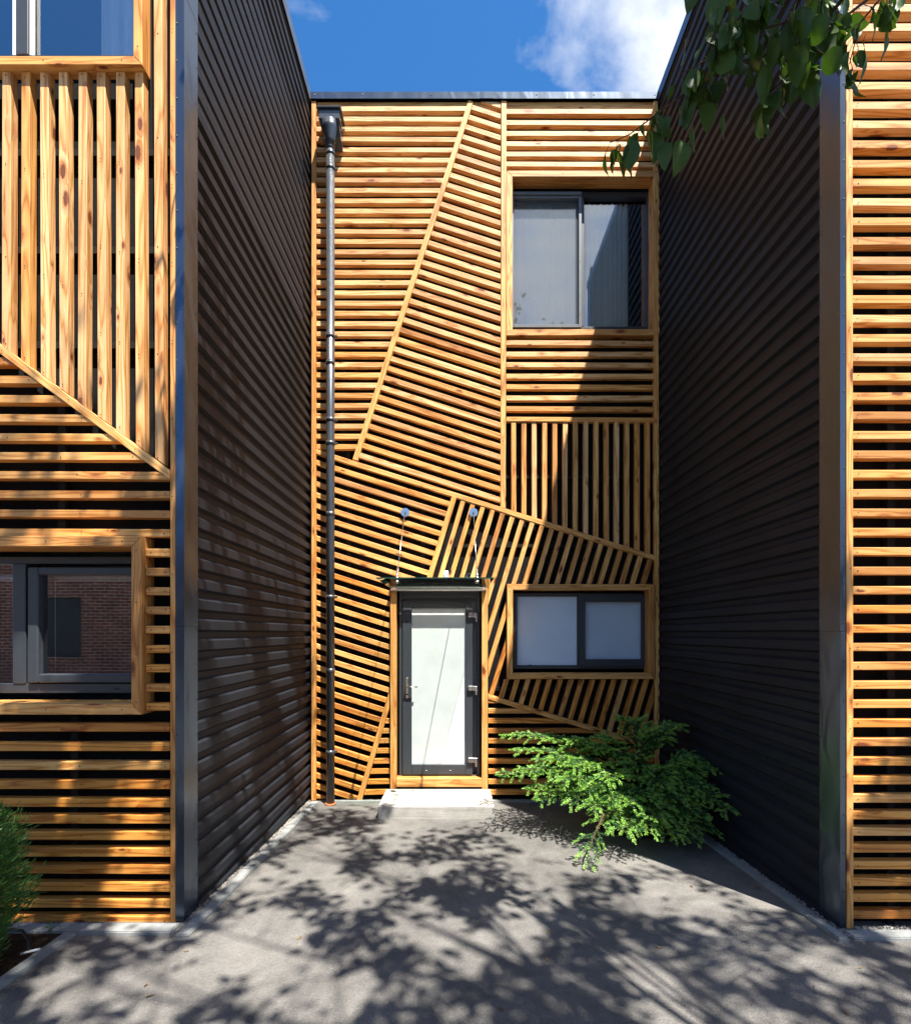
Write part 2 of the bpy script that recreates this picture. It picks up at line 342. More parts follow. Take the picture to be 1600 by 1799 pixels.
def plank(name, poly, d, y0, depth, m, parent, bev=0.0025, jit=True):
    """poly: world (x,z) convex polygon, d: grain direction in (x,z)"""
    if area(poly) < 0: poly = poly[::-1]
    if abs(area(poly)) < 0.0004: return None
    d = Vector(d).normalized()
    cx = sum(p[0] for p in poly) / len(poly); cz = sum(p[1] for p in poly) / len(poly)
    loc = [((p[0] - cx) * d.x + (p[1] - cz) * d.y, -(p[0] - cx) * d.y + (p[1] - cz) * d.x) for p in poly]
    ins = inset(loc, bev); n = len(loc)
    verts = [(u, 0, w) for u, w in ins] + [(u, bev, w) for u, w in loc] + [(u, depth, w) for u, w in loc]
    faces = [tuple(range(n))]
    for i in range(n):
        j = (i + 1) % n
        faces.append((i, n + i, n + j, j)); faces.append((n + i, 2 * n + i, 2 * n + j, n + j))
    faces.append(tuple(range(3 * n - 1, 2 * n - 1, -1)))
    if m == 'pine':        # boards get a paler pine higher up, a more orange one near the ground
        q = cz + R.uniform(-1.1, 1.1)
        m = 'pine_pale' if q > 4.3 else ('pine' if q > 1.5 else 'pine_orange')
    me = bpy.data.meshes.new(name); me.from_pydata(verts, [], faces)
    o = link(name, me, m, parent)
    a = math.atan2(d.y, d.x) + (R.uniform(-0.0032, 0.0032) if jit else 0)
    dx, dz = math.cos(a), math.sin(a)
    jy = R.uniform(0.0, 0.006) if jit else 0
    o.matrix_basis = Matrix(((dx, 0, -dz, cx), (0, 1, 0, y0 + jy), (dz, 0, dx, cz), (0, 0, 0, 1)))
    return o
SCREWS = {}
def screw(parent, x, y, z, nrm=(0, -1, 0), r=0.0042, m='screw'): SCREWS.setdefault((parent.name, m), (parent, []))[1].append((Vector((x, y, z)), Vector(nrm), r))
def to_world(poly, Y): return [((x - VX) * Y / FPX, CZ + (VY - y) * Y / FPX) for x, y in poly]
def strip_poly(c, d, w, L=3000):
    d = Vector(d).normalized(); n = Vector((-d.y, d.x)) * w / 2; c = Vector(c)
    return [tuple(c - d * L - n), tuple(c + d * L - n), tuple(c + d * L + n), tuple(c - d * L + n)]
def slat(house, panel, c, d, w, Y, y0=None, depth=0.05, name='slat', m='pine', screws=True, mid=0.42):
    p = clip(strip_poly(c, d, w), panel)
    if len(p) < 3 or abs(area(p)) < w * 6: return None
    wp = to_world(p, Y); dw = (d[0], -d[1])
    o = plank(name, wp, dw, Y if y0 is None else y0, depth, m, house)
    if o and screws:
        dv = Vector(dw).normalized(); ts = []
        cen = Vector(to_world([c], Y)[0])
        line = clip(strip_poly(c, d, 0.5), panel)
        if len(line) >= 3:
            ts = [(Vector(q) - cen).dot(dv) for q in to_world(line, Y)]
            t0, t1 = min(ts), max(ts); Ln = t1 - t0
            pos = [t0 + 0.03, t1 - 0.03] if Ln > 0.12 else [(t0 + t1) / 2]
            k = int(Ln / (mid * 1.6))
            for i in range(k): pos.append(t0 + Ln * (i + 1) / (k + 1))
            for tt in pos:
                q = cen + dv * (tt + R.uniform(-.006, .006)); screw(house, q.x, (Y if y0 is None else y0) - 0.0012, q.y + R.uniform(-.006, .006))
    return o
def batten(house, a, b, w, Y, y0, depth=0.058, panel=None, name='batten'):
    d = (b[0] - a[0], b[1] - a[1]); Ln = math.hypot(*d)
    c = ((a[0] + b[0]) / 2, (a[1] + b[1]) / 2)
    p = strip_poly(c, d, w, Ln / 2)
    if panel: p = clip(strip_poly(c, d, w), panel)
    wp = to_world(p, Y); o = plank(name, wp, (d[0], -d[1]), y0, depth, 'pine_frame', house)
    dv = Vector((d[0], -d[1])).normalized(); cen = Vector(to_world([c], Y)[0]); Lw = Ln * Y / FPX
    k = max(2, int(Lw / 0.45))
    for i in range(k):
        t = (i + 0.5) / k - 0.5; q = cen + dv * t * Lw; screw(house, q.x, y0 - 0.0012, q.y)
    return o
def rect(x0, y0, x1, y1): return [(x0, y0), (x1, y0), (x1, y1), (x0, y1)]
def holed_wall(bm, x0, x1, z0, z1, holes, ya, yb):
    xs = sorted({x0, x1, *[h[0] for h in holes], *[h[2] for h in holes]}); zs = sorted({z0, z1, *[h[1] for h in holes], *[h[3] for h in holes]})
    for i in range(len(xs) - 1):
        for j in range(len(zs) - 1):
            mx_, mz_ = (xs[i] + xs[i + 1]) / 2, (zs[j] + zs[j + 1]) / 2
            if any(h[0] < mx_ < h[2] and h[1] < mz_ < h[3] for h in holes): continue
            box(bm, (xs[i], ya, zs[j]), (xs[i + 1], yb, zs[j + 1]))
def bars(bm, x0, x1, z0, z1, w, ya, yb, bev=0.003, wb=None, wt=None):
    wb = wb or w; wt = wt or w
    box(bm, (x0, ya, z0), (x0 + w, yb, z1), bev); box(bm, (x1 - w, ya, z0), (x1, yb, z1), bev)
    box(bm, (x0 + w + .0003, ya + .0005, z0), (x1 - w - .0003, yb, z0 + wb), bev); box(bm, (x0 + w + .0003, ya + .0005, z1 - wt), (x1 - w - .0003, yb, z1), bev)
def surround(win, x0, y0, x1, y1, w, Y, yfront, yback, sides='TBLR'):
    """mitred timber boards round an opening; px rectangle is the outer edge on plane Y"""
    P = {'T': [(x0, y0), (x1, y0), (x1 - w, y0 + w), (x0 + w, y0 + w)], 'B': [(x0, y1), (x1, y1), (x1 - w, y1 - w), (x0 + w, y1 - w)],
         'L': [(x0, y0), (x0, y1), (x0 + w, y1 - w), (x0 + w, y0 + w)], 'R': [(x1, y0), (x1, y1), (x1 - w, y1 - w), (x1 - w, y0 + w)]}
    for s in sides:
        d = (1, 0) if s in 'TB' else (0, 1)
        plank('surround_board', inset_m(to_world(P[s], Y)), d, yfront, yback - yfront, 'pine_frame', win, 0.003, False)
        (ax, az), (bx_, bz) = to_world([P[s][0], P[s][1]], Y); (cx, cz), _ = to_world([P[s][2], P[s][3]], Y)
        mx_, mz_ = (bx_ + cx) / 2, (bz + cz) / 2
        for t in (0.08, 0.37, 0.66, 0.93):
            q = Vector((ax, az)).lerp(Vector((bx_, bz)), t); e = Vector((cx, cz)) - Vector((bx_, bz)); e = Vector((0, e.y)) if s in 'TB' else Vector((e.x, 0))
            q += e * 0.5; screw(win.parent, q.x, yfront - .0012, q.y)
def inset_m(p):
    if area(p) < 0: p = p[::-1]
    return inset(p, 0.0006)
def pane(win, x0, x1, z0, z1, y, m='glass', name='pane', th=0.006):
    if m == 'glass':      # float glass as one refraction-free sheet
        me = bpy.data.meshes.new(name); me.from_pydata([(x0, y, z0), (x1, y, z0), (x1, y, z1), (x0, y, z1)], [], [(0, 1, 2, 3)]); return link(name, me, m, win)
    return box_obj(name, (x0, y, z0), (x1, y + th, z1), m, win)
def drape(name, x0, x1, z0, z1, y, m, parent, folds=9, amp=0.025):
    bm = bmesh.new(); n = folds * 8; A, B = [], []
    for i in range(n + 1):
        t = i / n; x = x0 + (x1 - x0) * t
        yy = y + amp * math.sin(t * folds * 2 * math.pi + 1.3 * math.sin(t * 9)) * (0.7 + 0.3 * math.sin(t * 23))
        A.append(bm.verts.new((x, yy, z0))); B.append(bm.verts.new((x + 0.004 * math.sin(i), yy * 0.9 + y * 0.1, z1)))
    for i in range(n):
        f = bm.faces.new((A[i], A[i + 1], B[i + 1], B[i])); f.smooth = True
    return from_bm(name, bm, m, parent)
def room(win, x0, x1, z0, z1, y0, depth=2.2):
    bm = bmesh.new()
    a, b = Vector((x0 - .3, y0, z0 - .25)), Vector((x1 + .3, y0 + depth, z1 + .25))
    v = [bm.verts.new(p) for p in ((a.x, a.y, a.z), (b.x, a.y, a.z), (b.x, b.y, a.z), (a.x, b.y, a.z), (a.x, a.y, b.z), (b.x, a.y, b.z), (b.x, b.y, b.z), (a.x, b.y, b.z))]
    for f in ((0, 1, 2, 3), (4, 7, 6, 5), (1, 5, 6, 2), (2, 6, 7, 3), (3, 7, 4, 0)): bm.faces.new([v[i] for i in f])
    return from_bm('room_lining', bm, 'room', win)

def zg(y):                                   # the yard falls gently towards the door
    return 0.0523 * (5.5 - max(-0.5, min(5.5, y)))
YB, YL, YR = 5.5, 2.97, 2.89
XL, XR = -1.62, 2.21
ZTOP = 7.77

# ------------------------------------------------------------------ ground
bm = bmesh.new()
ys = [60, 12, 5.56, 5.5, 5, 4.5, 4, 3.5, 3, 2.5, 2, 1, 0, -0.5, -4, -12, -60]; xs = [-60, -20, -8, -4, -3, -2, -1, 0, 1, 2, 3, 4, 8, 20, 60]
grid = [[bm.verts.new((x, y, zg(y))) for x in xs] for y in ys]
for i in range(len(ys) - 1):
    for j in range(len(xs) - 1): bm.faces.new((grid[i + 1][j], grid[i + 1][j + 1], grid[i][j + 1], grid[i][j]))
tag(from_bm('ground', bm, 'asphalt', None, True), 'worn grey asphalt yard dappled with tree shade', None, 'structure')

# ------------------------------------------------------------------ houses
mid = thing('terraced_house', 'recessed house front clad in crossing pine slats, with the glazed door', 'house', group='slat-clad terraced houses')
lef = thing('terraced_house', 'near house on the left, vertical and horizontal pine slats, metal side wall', 'house', group='slat-clad terraced houses')
rig = thing('terraced_house', 'near house on the right, level pine slats beside a black ribbed wall', 'house', group='slat-clad terraced houses')

# ---- recessed middle house : slats
PT, PB = 177.0, 1404.0
postL, postR = (547.0, 555.0), (1149.5, 1157.0)
batten(mid, (551, PT), (551, 1407), 8.0, YB, YB - 0.006, name='edge_post')
batten(mid, (1153.3, PT), (1153.3, 1404), 7.6, YB, YB - 0.006, name='edge_post')
b1a, b1b = (827.2, PT), (623.8, 808.0)
b1d = Vector((b1b[0] - b1a[0], b1b[1] - b1a[1])).normalized()
batten(mid, b1a, b1b, 9.2, YB, YB - 0.007)
batten(mid, (884.3, PT), (884.3, 893), 9.0, YB, YB - 0.0065)
B2 = lambda x: 882.5 + 0.315 * (x - 840)
B2n = Vector((1, 0.315)).normalized()
batten(mid, (556, B2(556)), (1148.5, B2(1148.5)), 8.2, YB, YB - 0.0075, panel=rect(555.2, 100, 1149.3, 1500))
b3a, b3b = (797.6, 872.0), (752.0, 1024.0); b3d = Vector((b3b[0] - b3a[0], b3b[1] - b3a[1])).normalized()
batten(mid, b3a, b3b, 9.0, YB, YB - 0.0065)
b4a, b4b = (684.5, 1226.0), (631.0, 1407.0)
batten(mid, b4a, b4b, 8.6, YB, YB - 0.0065, panel=[(560, 1100), (686, 1100), (686, 1406), (560, 1406)])
B5 = lambda x: 1223.8 + 0.31 * (x - 857)
batten(mid, (857, B5(857)), (1148, B5(1148)), 8.0, YB, YB - 0.0065, panel=rect(857.5, 1000, 1149.3, 1500))
xb1 = lambda y: b1a[0] + (b1b[0] - b1a[0]) * (y - b1a[1]) / (b1b[1] - b1a[1])
hw = 4.9
# A: level slats left of the first diagonal
PA = [(555.6, PT + 1), (xb1(PT) - hw, PT + 1), (xb1(806) - hw, 806), (555.6, 806)]
PA = clip(PA, [(555, 0), (1000, 0), (1000, B2(1000) - 5), (555, B2(555) - 5)])
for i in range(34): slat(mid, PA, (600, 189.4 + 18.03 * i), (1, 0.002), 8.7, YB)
# B: slats square to the first diagonal
PBp = clip([(xb1(PT) + hw, PT + 1), (879.4, PT + 1), (879.4, 900), (xb1(830) + hw, 830)], [(555, 0), (1000, 0), (1000, B2(1000) - 5), (555, B2(555) - 5)])
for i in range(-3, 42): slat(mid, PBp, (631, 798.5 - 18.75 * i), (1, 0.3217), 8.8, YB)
# C: slats under the long diagonal
low = lambda x: B2(x) + 4.8
xb3 = lambda y: b3a[0] + (b3b[0] - b3a[0]) * (y - b3a[1]) / (b3b[1] - b3a[1])
xb4 = lambda y: b4a[0] + (b4b[0] - b4a[0]) * (y - b4a[1]) / (b4b[1] - b4a[1])
xb4_y = lambda x: b4a[1] + (b4b[1] - b4a[1]) * (x + 4.8 - b4a[0]) / (b4b[0] - b4a[0])
C1 = [(555.6, low(555.6)), (xb3(870) - 5, low(xb3(870) - 5)), (xb3(1023.5) - 5, 1023.5), (555.6, 1023.5)]
C2 = rect(555.6, 700, 685.6, 1500)
C3 = [(555.6, 900), (685.6, 900), (685.6, xb4_y(685.6)), (xb4(PB) - 4.8, PB), (555.6, PB)]
for i in range(1, 45):
    yc = B2(600) + 19.0 * i; yd = yc + .315 * 86
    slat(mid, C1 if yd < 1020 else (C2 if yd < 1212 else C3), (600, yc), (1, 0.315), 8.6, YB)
# D: short level slats between the foot batten and the door
PD = [(685.6, 1239), (685.6, PB), (xb4(PB) + 5, PB)]
for y in (1263, 1280.5, 1298, 1315.5, 1333.5, 1351.5, 1369.5, 1388): slat(mid, PD, (660, y + 4.4), (1, -0.02), 8.6, YB)
# E: steep slats round the lower window
Ed = (b3d.x, b3d.y)
BIG = [(560, low(560)), (1149, low(1149)), (1149, 1420), (560, 1420)]
R3 = clip(BIG, [(xb3(800) + 5, 800), (1300, 800), (1300, 1420), (xb3(1420) + 5, 1420)])
aboveB5 = lambda g: clip(g, [(500, 700), (1300, 700), (1300, B5(1300) - 4.6), (500, B5(500) - 4.6)])
for i in range(1, 40):
    cx = 797.6 + 17.35 * i; cy = B2(cx); at_y = lambda y: cx + (y - cy) * Ed[0] / Ed[1]
    top_x, bot_x = at_y(1025), at_y(1194)
    S_ = lambda g: slat(mid, g, (cx, cy), Ed, 8.0, YB)
    if top_x < 853: S_(clip(R3, rect(560, 700, 1149, 1023.5)))
    elif top_x < 885: S_(aboveB5(clip(R3, rect(857.3, 700, 1149, 1400))))
    else:
        S_(clip(R3, rect(857.3, 700, 1149, 1025.8)))
        if bot_x < 885: S_(aboveB5(rect(857.3, 1026.2, 889.6, 1400)))
        else: S_(aboveB5(clip(R3, rect(857.3, 1193.8, 1149, 1400))))
# F: level slats right of the door foot
PF = [(857.5, B5(857.5) + 5), (1149, B5(1149) + 5), (1149, PB), (857.5, PB)]
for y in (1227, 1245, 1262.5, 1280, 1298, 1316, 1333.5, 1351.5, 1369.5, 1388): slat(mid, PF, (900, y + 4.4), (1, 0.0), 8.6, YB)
# G, H, I : the right bay
for y in (190, 210, 229, 247, 265.3, 283.5): slat(mid, rect(889.2, PT, 1149, 299), (1000, y + 4.4), (1, 0.002), 8.7, YB)
for i in range(7): slat(mid, rect(889.2, 580, 1149, 730), (1000, 602 + 19.35 * i), (1, 0.002), 8.6, YB)
batten(mid, (889.4, 736.5), (1149, 737.5), 7.8, YB, YB - 0.005)
for i in range(14): slat(mid, clip(rect(889.2, 741, 1149, 1000), [(800, 700), (1200, 700), (1200, B2(1200) - 4.8), (800, B2(800) - 4.8)]), (902.3 + 18.12 * i, 800), (0, 1), 8.2, YB)
# eaves board, backing membrane, rails, roof
wx = lambda px: (px - VX) * YB / FPX
wz = lambda py: CZ + (VY - py) * YB / FPX
box_obj('eaves_board', (wx(556), YB + .018, wz(189)), (wx(1149), YB + .05, wz(176)), 'pine_frame', mid)
hol = [(wx(893), wz(576), wx(1151), wz(302)), (wx(893), wz(1190), wx(1145), wz(1030)), (wx(690), -0.2, wx(854), wz(1034))]
bm = bmesh.new(); holed_wall(bm, XL - .05, XR + .05, -0.25, ZTOP - .06, hol, YB + .095, YB + .22)
from_bm('wall', bm, 'membrane', mid)
bm = bmesh.new()
box(bm, (XL - .05, YB + .23, ZTOP - .11), (XR + .05, 11, ZTOP - .03)); box(bm, (XL - .05, 10.9, -.2), (XR + .05, 11, ZTOP - .12))
from_bm('roof', bm, 'membrane', mid)
for px, a, b in ((700, 180, 830), (742, 860, 1025), (610, 790, 1400), (770, 180, 860), (1013, 180, 300), (1013, 590, 735), (870, 1225, 1400), (1000, 1240, 1400), (600, 180, 790)):
    box_obj('rail', (wx(px) - .02, YB + .056, wz(b)), (wx(px) + .02, YB + .092, wz(a)), 'rail', mid)
box_obj('rail', (wx(890), YB + .056, wz(838)), (wx(1148), YB + .092, wz(832)), 'rail', mid)
box_obj('rail', (wx(800), YB + .056, wz(960)), (wx(1148), YB + .092, wz(954)), 'rail', mid)
box_obj('rail', (wx(860), YB + .056, wz(1215)), (wx(1148), YB + .092, wz(1209)), 'rail', mid)
# roof edge flashing, lapped sheets
for a, b, o_ in ((546, 843.5, 0.0), (843, 866, -0.003), (865.5, 1159, 0.0)):
    bm = bmesh.new(); za, zb = wz(175.5), wz(163.5)
    box(bm, (wx(a), YB - .018 + o_, za), (wx(b), YB - .014 + o_, zb), 0.0008); box(bm, (wx(a), YB - .013 + o_, zb - .006), (wx(b), YB + .25, zb + o_), 0.0008)
    from_bm('roof_flashing', bm, 'flashing', mid)
for px in (553, 637, 757, 853, 942, 1042, 1149): screw(mid, wx(px), YB - .020, wz(169), r=0.007)

# ---- upper window
def Wr(px, py, Y): v = W(px, py, Y); return v.x, v.z
YW = YB + 0.15
x0, z1 = Wr(894.5, 337, YW); x1, z0 = Wr(1140, 577.5, YW)
bm = bmesh.new(); bars(bm, x0, x1, z0, z1, .028, YW, YW + .07, wt=.055)
xm0, _ = Wr(1018, 0, YW); xm1, _ = Wr(1026, 0, YW); box(bm, (xm0, YW - .002, z0 + .028), (xm1, YW + .068, z1 - .055), .003)
win = from_bm('window', bm, 'frame', mid); tag(win, 'upper window with white curtain and insect screen')
surround(win, 889.4, 299.5, 1158.4, 590, 10.8, YB, YB - .004, YW - .001, 'TLR')
batten(mid, (889.4, 584), (1149, 584), 10.5, YB, YB - .012, depth=.21, name='window_sill')
gx0, gz1 = Wr(1026, 355, YW); gx1, gz0 = Wr(1136, 574, YW)
pane(win, gx0, gx1, gz0, gz1, YW + .03)
pane(win, x0 + .03, xm0, z0 + .03, z1 - .05, YW + .045)
# sliding screen with grey profile in front of the left half
sx0, sz1 = Wr(897.5, 343, YW - .03); sx1, sz0 = Wr(1021.5, 575, YW - .03)
bm = bmesh.new(); bars(bm, sx0, sx1, sz0, sz1, .032, YW - .035, YW - .006, .002, .035, .03)
scr = from_bm('screen_frame', bm, 'frame_grey', win)
tx0, tz1 = Wr(897.5, 337, YW - .04); tx1, tz0 = Wr(1021.5, 342.5, YW - .04)
box_obj('screen_top_rail', (tx0, YW - .05, tz0), (tx1, YW - .002, tz1), 'frame_grey', win, .003)
pane(win, sx0 + .03, sx1 - .03, sz0 + .034, sz1 - .029, YW - .018, 'mesh', 'insect_mesh', 0.001)
for zz in (0.1, 0.5, 0.9):
    for xx in (sx0 + .016, sx1 - .016): screw(mid, xx, YW - .037, sz0 + (sz1 - sz0) * zz, r=.005)
drape('curtain', x0 + .03, xm0 - .0, z0 + .01, z1, YW + .10, 'curtain', win, 7, .02)
cx0, _ = Wr(1030, 0, YW + .11); cx1, _ = Wr(1103, 0, YW + .11)
drape('curtain', cx0, cx1, z0 - .05, z1 - .05, YW + .11, 'curtain', win, 8, .022)
room(win, x0, x1, z0, z1, YW + .08)

# ---- lower window
YW = YB + 0.13
x0, z1 = Wr(902, 1041.5, YW); x1, z0 = Wr(1137, 1175.5, YW)
bm = bmesh.new(); bars(bm, x0, x1, z0, z1, .042, YW, YW + .07)
xm0, _ = Wr(1014, 0, YW); xm1, _ = Wr(1024, 0, YW); box(bm, (xm0, YW - .002, z0 + .042), (xm1, YW + .068, z1 - .042), .003)
win = from_bm('window', bm, 'frame', mid); tag(win, 'low wide window with obscured bluish panes')
surround(win, 890.3, 1026.5, 1148.6, 1193, 10.2, YB, YB - .022, YW - .001)
ax0, az1 = Wr(1016, 1044, YW); ax1, az0 = Wr(1135.5, 1171, YW)
bm = bmesh.new(); bars(bm, ax0, ax1, az0, az1, .07, YW - .03, YW - .004, .003, .082, .088); from_bm('screen_frame', bm, 'frame', win)
pane(win, ax0 + .07, ax1 - .07, az0 + .08, az1 - .086, YW - .016, 'mesh', 'insect_mesh', 0.001)
pane(win, x0 + .04, xm0, z0 + .04, z1 - .04, YW + .035, 'obscured', 'obscured_pane'); pane(win, xm1, x1 - .04, z0 + .04, z1 - .04, YW + .035, 'obscured', 'obscured_pane')
for zz in (.12, .5, .88):
    for xx in (ax0 + .02, ax1 - .02): screw(win.parent, xx, YW - .032, az0 + (az1 - az0) * zz, r=.006)
hx, hz = Wr(931, 1168.5, YW); box_obj('drain_cap', (hx - .012, YW - .006, hz - .003), (hx + .012, YW, hz + .004), 'rubber', win, .001)
room(win, x0, x1, z0, z1, YW + .085)

# ---- door
YD = YB + 0.07
x0, z1 = Wr(701, 1036, YD); x1, z0 = Wr(843, 1366, YD)
bm = bmesh.new(); bars(bm, x0, x1, z0, z1, .035, YD, YD + .08, .003, .03, .10)
door = from_bm('entrance_door', bm, 'frame', mid); tag(door, 'anthracite entrance door with frosted white pane')
surround(door, 686, 1024.5, 856.5, 1500, 10.5, YB, YB - .03, YD - .001, 'TLR')
lx0, lz1 = Wr(707, 1060, YD - .02); lx1, lz0 = Wr(830, 1361.5, YD - .02)
gx0, gz1 = Wr(723, 1068.5, YD - .02); gx1, gz0 = Wr(817.5, 1343.5, YD - .02)
bm = bmesh.new()
for a, b in (((lx0, lz0), (gx0, lz1)), ((gx1, lz0), (lx1, lz1))): box(bm, (a[0], YD - .02, a[1]), (b[0], YD + .04, b[1]), .004)
for a, b in (((gx0 + .0004, lz0), (gx1 - .0004, gz0)), ((gx0 + .0004, gz1), (gx1 - .0004, lz1))): box(bm, (a[0], YD - .0195, a[1]), (b[0], YD + .04, b[1]), .004)
from_bm('door_leaf', bm, 'frame', door)
pane(door, gx0 - .003, gx1 + .003, gz0 - .003, gz1 + .003, YD + .002, 'frosted', 'frosted_pane', .02)
for py in (1080, 1209.5, 1336):
    hx0, hz = Wr(822.5, py, YD - .05); hx1, _ = Wr(838.5, py, YD - .05)
    bm = bmesh.new(); box(bm, (hx0, YD - .05, hz - .026), (hx1 - .045, YD - .02, hz + .026), .003); box(bm, (hx1 - .044, YD - .046, hz - .028), (hx1, YD - .001, hz + .022), .003); box(bm, (hx1 - .022, YD - .042, hz - .075), (hx1 - .002, YD - .012, hz - .0285), .003)
    from_bm('hinge', bm, 'steel', door)
hx, hz = Wr(715.2, 1209, YD - .03)
bm = bmesh.new(); box(bm, (hx - .014, YD - .032, hz - .115), (hx + .014, YD - .0205, hz + .115), .006)
tube(bm, [(hx, YD - .03, hz + .02), (hx, YD - .075, hz + .02)], .009, 10); tube(bm, [(hx - .004, YD - .075, hz + .02), (hx + .05, YD - .078, hz + .018), (hx + .118, YD - .074, hz + .016)], [.010, .009, .008], 10)
from_bm('door_handle', bm, 'steel', door)
tube_obj('lock_cylinder', [(hx, YD - .033, hz - .07), (hx, YD - .04, hz - .07)], .009, 'screw', door, 10)
for px in (749, 791):
    hx, hz = Wr(px, 1354, YD - .02); box_obj('drain_cap', (hx - .009, YD - .023, hz - .004), (hx + .009, YD - .0202, hz + .004), 'steel', door, .001)
sx0, sz1 = Wr(697, 1366.5, YD - .02); sx1, sz0 = Wr(846, 1383, YD - .02)
plank('threshold_board', [(wx(697), .165), (wx(846), .165), (wx(846), wz(1366.5)), (wx(697), wz(1366.5))], (1, 0), YB - .03, .12, 'pine_frame', door, .003, False)
box_obj('door_backing', (x0, YD + .09, -.1), (x1, YD + .12, z1), 'room', door)

# ---- glass canopy over the door
ZC = 2.335; YF = 4.42
cxa, cxb = -.715, .325
bm = bmesh.new(); box(bm, (cxa - .01, YB - .085, ZC - .03), (cxb - .005, YB - .032, ZC - .012), .003); box(bm, (cxa - .01, YB - .085, ZC + .013), (cxb - .005, YB - .052, ZC + .02), .002)
can = from_bm('door_canopy', bm, 'steel', mid); tag(can, 'clear glass canopy hung on two steel rods over the door')
bm = bmesh.new(); box(bm, (cxa, YF + .001, ZC - .006), (cxb, YB - .06, ZC + .006))
gl = from_bm('glass_sheet', bm, ['canopy', 'glass_edge'], can)
for p in gl.data.polygons:
    if abs(p.normal.z) < .5: p.material_index = 1
for sx, dx in ((-.556, -.569), (.184, .178)):
    bm = bmesh.new(); tube(bm, [(dx, YB - .006, 3.17), (dx, YB - .02, 3.17)], .047, 24); tube(bm, [(dx, YB - .02, 3.17), (dx, YB - .06, 3.16)], .012, 10); bmesh.ops.recalc_face_normals(bm, faces=bm.faces)
    from_bm('wall_anchor', bm, 'steel', can)
    bm = bmesh.new(); e = Vector((sx, 4.62, ZC + .03)); s = Vector((dx, YB - .055, 3.16)); dd = (e - s).normalized()
    tube(bm, [s, e - dd * .15], .004, 8); tube(bm, [e - dd * .155, e - dd * .10, e - dd * .04, e], [.008, .012, .012, .009], 8); bmesh.ops.recalc_face_normals(bm, faces=bm.faces)
    from_bm('hanger_rod', bm, 'steel', can)
    bm = bmesh.new(); tube(bm, [(sx, 4.62, ZC + .007), (sx, 4.62, ZC + .03)], .022, 14); tube(bm, [(sx, 4.62, ZC - .03), (sx, 4.62, ZC - .0065)], [.016, .024], 14); bmesh.ops.recalc_face_normals(bm, faces=bm.faces)
    from_bm('clamp', bm, 'steel', can)

# ---- downpipe with hopper
YP = YB - .13
px_, _ = Wr(580.5, 0, YP)
zb = zg(YP)
_, ztop = Wr(0, 250, YP)
dp = tube_obj('downpipe', [(px_, YP, zb + .02), (px_, YP, ztop)], .0435, 'pipe', mid, 24); tag(dp, 'tall anthracite downpipe with square hopper')
tube_obj('base_ring', [(px_, YP, zb + .0), (px_, YP, zb + .022)], [.062, .056], 'terracotta', dp, 20)
for py in (296, 591, 738, 779, 1049, 1321):
    _, zc = Wr(0, py, YP); bm = bmesh.new(); tube(bm, [(px_, YP, zc - .02), (px_, YP, zc + .02)], .0475, 24)
    box(bm, (px_ + .046, YP - .008, zc - .012), (px_ + .075, YP + .008, zc + .012), .002); box(bm, (px_ - .008, YP + .04, zc - .01), (px_ + .008, YB - .004, zc + .01))
    bmesh.ops.recalc_face_normals(bm, faces=bm.faces); from_bm('pipe_clamp', bm, 'pipe', dp)
for py in (262, 272, 640, 905, 1180): 
    _, zc = Wr(0, py, YP); tube_obj('pipe_joint', [(px_, YP, zc - .012), (px_, YP, zc + .035)], [.0462, .0458], 'pipe', dp, 24)
bm = bmesh.new()
hx0, hx1 = px_ - .110, px_ + .112; _, hz0 = Wr(0, 247, YB - .02); _, hz1 = Wr(0, 219, YP)
box(bm, (hx0, YB - .20, hz1), (hx1, YB - .008, hz1 + .10), .004)
rA = [(hx0 + .01, YB - .19, hz1), (hx1 - .01, YB - .19, hz1), (hx1 - .01, YB - .01, hz1), (hx0 + .01, YB - .01, hz1)]
rB = [(hx0 + .03, YB - .12, hz1 - .12), (hx1 - .005, YB - .12, hz1 - .12), (hx1 - .005, YB - .009, hz1 - .17), (hx0 + .03, YB - .009, hz1 - .17)]
va = [bm.verts.new(p) for p in rA]; vb = [bm.verts.new(p) for p in rB]
for i in range(4): bm.faces.new((va[i], va[(i + 1) % 4], vb[(i + 1) % 4], vb[i]))
bm.faces.new(vb[::-1])
box(bm, (hx0 - .02, YB - .22, hz1 + .10), (hx1 + .02, YB - .006, hz1 + .118), .004); box(bm, (hx0 + .05, YB - .16, hz1 + .118), (hx1 - .03, YB - .02, hz1 + .165), .004)
hop = from_bm('hopper', bm, 'pipe', dp)
tube_obj('funnel', [(px_, YP, ztop - .06), (px_, YP, ztop + .02), (px_, YP - .005, ztop + .12), (px_, YP - .01, hz1 - .0)], [.0465, .055, .085, .09], 'pipe', dp, 24)

